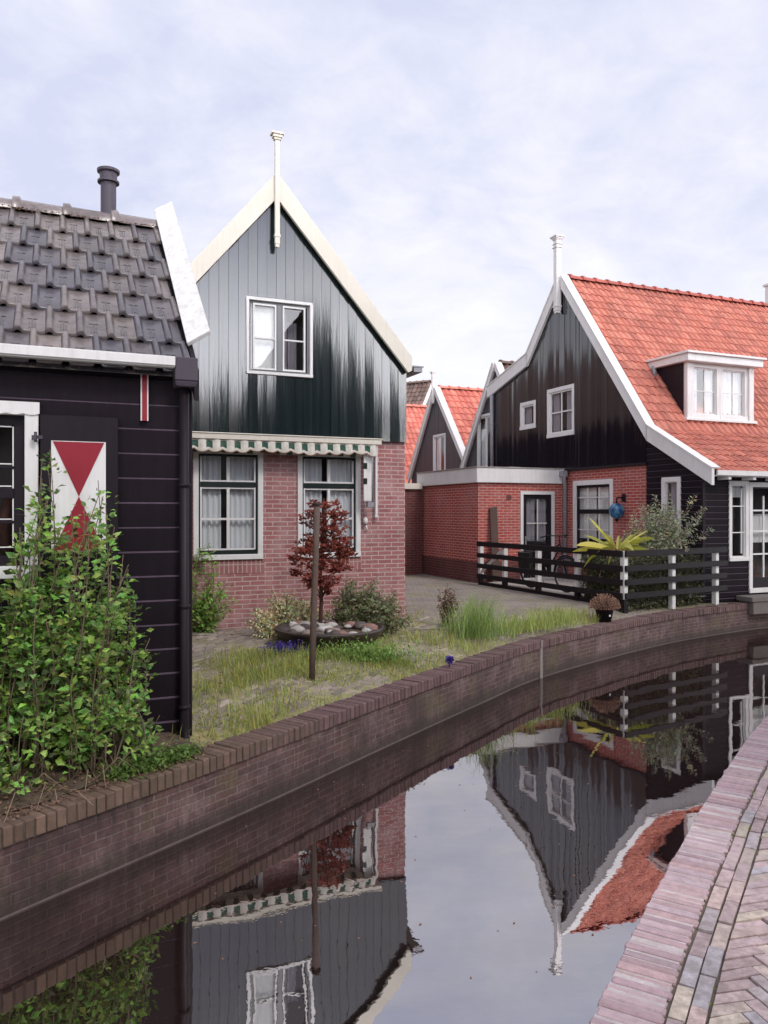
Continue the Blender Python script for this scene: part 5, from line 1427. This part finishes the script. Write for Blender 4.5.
turf(2200, -1.2, 8.0, .3, .4, .04, .17, .45)
turf(1500, .1, 8.5, .4, .35, .02, .09, .45, dry=.4)
turf(2200, .7, 9.5, .45, .5, .03, .13, .4)
turf(900, -.5, 8.5, .5, .12, .06, .17, .35, lo=.55, hi=1.1, dry=.1)
turf(1500, -1.25, 6.7, .3, .6, .04, .16, .42)
turf(1600, .3, 11.6, .5, .5, .02, .08, .5)
turf(500, -.95, 6.05, .15, .25, .06, .22, .2)
turf(900, 3.0, 12.1, .35, .3, .03, .2, .3)
tag(gr.build('grass', M['grass']), kind='stuff')
# leafy weeds before the bowl
wd = MB()
for k in range(1700):
    x, y = R_.gauss(-.2, .26), R_.gauss(8.55, .12); h = abs(R_.gauss(.06, .06))
    wd.leaf(Vector((x, y, .58 + h)), rv() + Vector((0, 0, .5)), Vector((0, 0, 1)), .05, .02, shade(.6, 1.35))
tag(wd.build('weeds', M['leaf']), kind='stuff')
# blue flowers
bf = MB()
for k in range(260):
    x, y = R_.gauss(-1.12, .13), R_.gauss(8.75, .08); h = R_.uniform(.05, .16); bf.blade((x, y, .57), h, .006, .03, R_.uniform(0, 6.28), (.25, .35, .25))
    if k % 2 == 0:
        for w_ in range(5): bf.leaf(Vector((x, y, .57 + h)) + rv(.012), rv(), rv(), .026, .018, shade(.7, 1.3))
tag(bf.build('flower_clump', M['petal']), 'clump of violet blue flowers in front of the stone bowl', 'flowers')
bf = MB()
for k in range(160):
    d = rv().normalized(); bf.leaf(Vector((.72, 8.55, .58)) + d * .035 * R_.random(), d, rv(), .03, .022, shade(.6, 1.4))
bf.tube([(.72, 8.6, .49), (.72, 8.55, .57)], .006, 5, col=(.3, .5, .2))
tag(bf.build('violet_flower', M['petal']), 'single violet flower head leaning over the canal coping', 'flower')
# tufts between the pavers of the near bank
pv = MB()
for k in range(26):
    i = R_.randrange(len(inner)); e = R_.choice([-.194, -.256, -.318]); P = offset(NE, e); p = P[i] + Vector((R_.gauss(0, .02), R_.gauss(0, .04)))
    if not (2 < p.y < 6.5): continue
    for b_ in range(R_.randrange(5, 16)): pv.blade((p.x + R_.gauss(0, .012), p.y + R_.gauss(0, .02), ZQ - .01), R_.uniform(.015, .05), .004, R_.uniform(.01, .04), R_.uniform(0, 6.28), shade(.6, 1.3))
for k in range(900):
    e = R_.choice([-.1955, -.2555, -.315, -.315]); i = R_.randrange(len(NE)); P0_ = NE[i]
    if not (1.8 < P0_.y < 7): continue
    t = (NE[i + 1] - NE[i - 1]).normalized(); p = P0_ + t * R_.uniform(-.13, .13) + Vector((t.y, -t.x)) * -e * 1 + Vector((R_.gauss(0, .006), R_.gauss(0, .006)))
    if noise.noise((p.x * 3, p.y * 3, 1)) < -.05: continue
    pv.leaf(Vector((p.x, p.y, ZQ - .008)), rv() + Vector((0, 0, .4)), rv(), .016, .008, shade(.45, 1.0))
tag(pv.build('joint_weeds', M['grass']), kind='stuff')
# floating specks on the canal
sp = MB()
for k in range(150):
    x, y = R_.uniform(-1.4, 2.6), R_.uniform(2.6, 8.5)
    j = min(range(len(FW)), key=lambda i: (FW[i] - Vector((x, y))).length_squared); t = (FW[j + 1] - FW[j - 1]).normalized()
    if (Vector((x, y)) - FW[j]).dot(Vector((-t.y, t.x))) > -.15: continue
    j = min(range(len(NE)), key=lambda i: (NE[i] - Vector((x, y))).length_squared); t = (NE[j + 1] - NE[j - 1]).normalized()
    if (Vector((x, y)) - NE[j]).dot(Vector((t.y, -t.x))) > -.1: continue
    s = R_.uniform(.005, .013); sp.leaf(Vector((x, y, .003)), Vector((R_.uniform(-1, 1), R_.uniform(-1, 1), 0)), Vector((0, 0, 1)), s * 2, s, (1.2, 1.1, 1), fold=0, bend=0)
tag(sp.build('floating_leaves', M['leaf_dry']), kind='stuff')
# brick drain line across the yard
mb = MB(); a, b = Vector((-2.6, 10.02)), Vector((1.2, 10.62)); d = (b - a).normalized(); n = Vector((-d.y, d.x))
for k in range(19):
    p, q = a + d * (k * .2 + .004), a + d * (k * .2 + .196); z = ZG + R_.uniform(.0, .012)
    mb.hexa([(v.x, v.y, .55) for v in (p, q, q + n * .07, p + n * .07)] + [(v.x, v.y, z) for v in (p, q, q + n * .07, p + n * .07)], 0, tuple(Vector(lin(112, 98, 88)[:3]) * R_.uniform(.6, 1.0)))
tag(mb.build('kerb', M['coping'], None, .006), kind='structure')

# ================================================================== LIGHT, SKY, CAMERA
SUN_AZ = Vector((.62, -.78)); SUN_EL = math.radians(46)
w = bpy.data.worlds.new('World'); scene.world = w; w.use_nodes = True
nt = w.node_tree; bg = nt.nodes['Background']; bg.inputs[1].default_value = .1
x = NT.__new__(NT); x.mat = None; x.t = nt
sky = nt.nodes.new('ShaderNodeTexSky'); sky.sky_type = 'NISHITA'; sky.sun_disc = False; sky.sun_elevation = SUN_EL
sky.sun_rotation = math.atan2(SUN_AZ.x, SUN_AZ.y); sky.air_density = 1.0; sky.dust_density = 2.0
dirv = nt.nodes.new('ShaderNodeTexCoord').outputs['Generated']
sp_ = x.n('ShaderNodeSeparateXYZ'); x.l(dirv, sp_.inputs[0])
zc = x.math('MAXIMUM', sp_.outputs[2], 0.0)
zz = x.math('ADD', zc, .42)
cb = x.n('ShaderNodeCombineXYZ'); x.l(x.math('DIVIDE', sp_.outputs[0], zz), cb.inputs[0]); x.l(x.math('DIVIDE', sp_.outputs[1], zz), cb.inputs[1])
c1 = x.noise(x.map(cb.outputs[0], (1, 1.15, 1), (3.1, .7, 0)), 2.1, 9, .6, .5)
c2 = x.noise(x.map(cb.outputs[0], (1, 1.3, 1), (8.1, 2.7, 0)), 8.0, 8, .62, .5)
cl = x.math('ADD', x.math('MULTIPLY', c1, .72), x.math('MULTIPLY', c2, .28))
ccol = x.ramp(cl, [(.38, (6.2, 6.5, 8.2, 1)), (.46, (7.0, 7.2, 8.6, 1)), (.53, (7.8, 7.85, 8.8, 1)), (.62, (8.8, 8.75, 9.2, 1))])
ccol = x.mix(x.rampv(zc, .34, .05), ccol, (9.8, 9.65, 9.75, 1))
vm = x.n('ShaderNodeVectorMath', operation='DOT_PRODUCT'); x.l(dirv, vm.inputs[0])
sd = Vector((SUN_AZ.x * math.cos(SUN_EL), SUN_AZ.y * math.cos(SUN_EL), math.sin(SUN_EL))).normalized(); vm.inputs[1].default_value = sd
gl = x.math('POWER', x.math('MAXIMUM', vm.outputs[1], 0.0), 1.6)
rear = x.n('ShaderNodeVectorMath', operation='DOT_PRODUCT'); x.l(dirv, rear.inputs[0]); rear.inputs[1].default_value = (.72, -.69, 0)
low = x.math('MULTIPLY', x.rampv(zc, .40, .2), x.rampv(rear.outputs[1], -.1, .6))       # bright low band added to the unseen rear sky for gable gloss
rear2 = x.n('ShaderNodeVectorMath', operation='DOT_PRODUCT'); x.l(dirv, rear2.inputs[0]); rear2.inputs[1].default_value = (-.86, .5, 0)
gain = x.math('ADD', x.math('ADD', 1.0, x.math('MULTIPLY', gl, .3)), x.math('MULTIPLY', low, 4.6))
vs = x.n('ShaderNodeVectorMath', operation='SCALE'); x.l(ccol, vs.inputs[0]); x.l(gain, vs.inputs['Scale'])
fin = x.mix(.93, sky.outputs[0], vs.outputs[0])
x.l(fin, bg.inputs[0])
sun = bpy.data.lights.new('sun', 'SUN'); sun.energy = 1.5; sun.angle = math.radians(14); sun.color = (1, .955, .9)
so = bpy.data.objects.new('sun', sun); COL.objects.link(so); so.rotation_euler = sd.to_track_quat('Z', 'Y').to_euler()
cam = bpy.data.cameras.new('camera'); co = bpy.data.objects.new('camera', cam); COL.objects.link(co)
cam.sensor_fit = 'VERTICAL'; cam.sensor_height = 36; cam.lens = 780 / 1024 * 36; cam.clip_end = 1000; cam.clip_start = .05
co.location = (0, 0, 2.2); co.rotation_euler = (PI / 2, 0, 0)
scene.camera = co
scene.view_settings.view_transform = 'Standard'; scene.view_settings.look = 'None'; scene.view_settings.exposure = .25; scene.view_settings.gamma = 1
scene.cycles.max_bounces = 6; scene.cycles.transparent_max_bounces = 12; scene.cycles.use_denoising = True
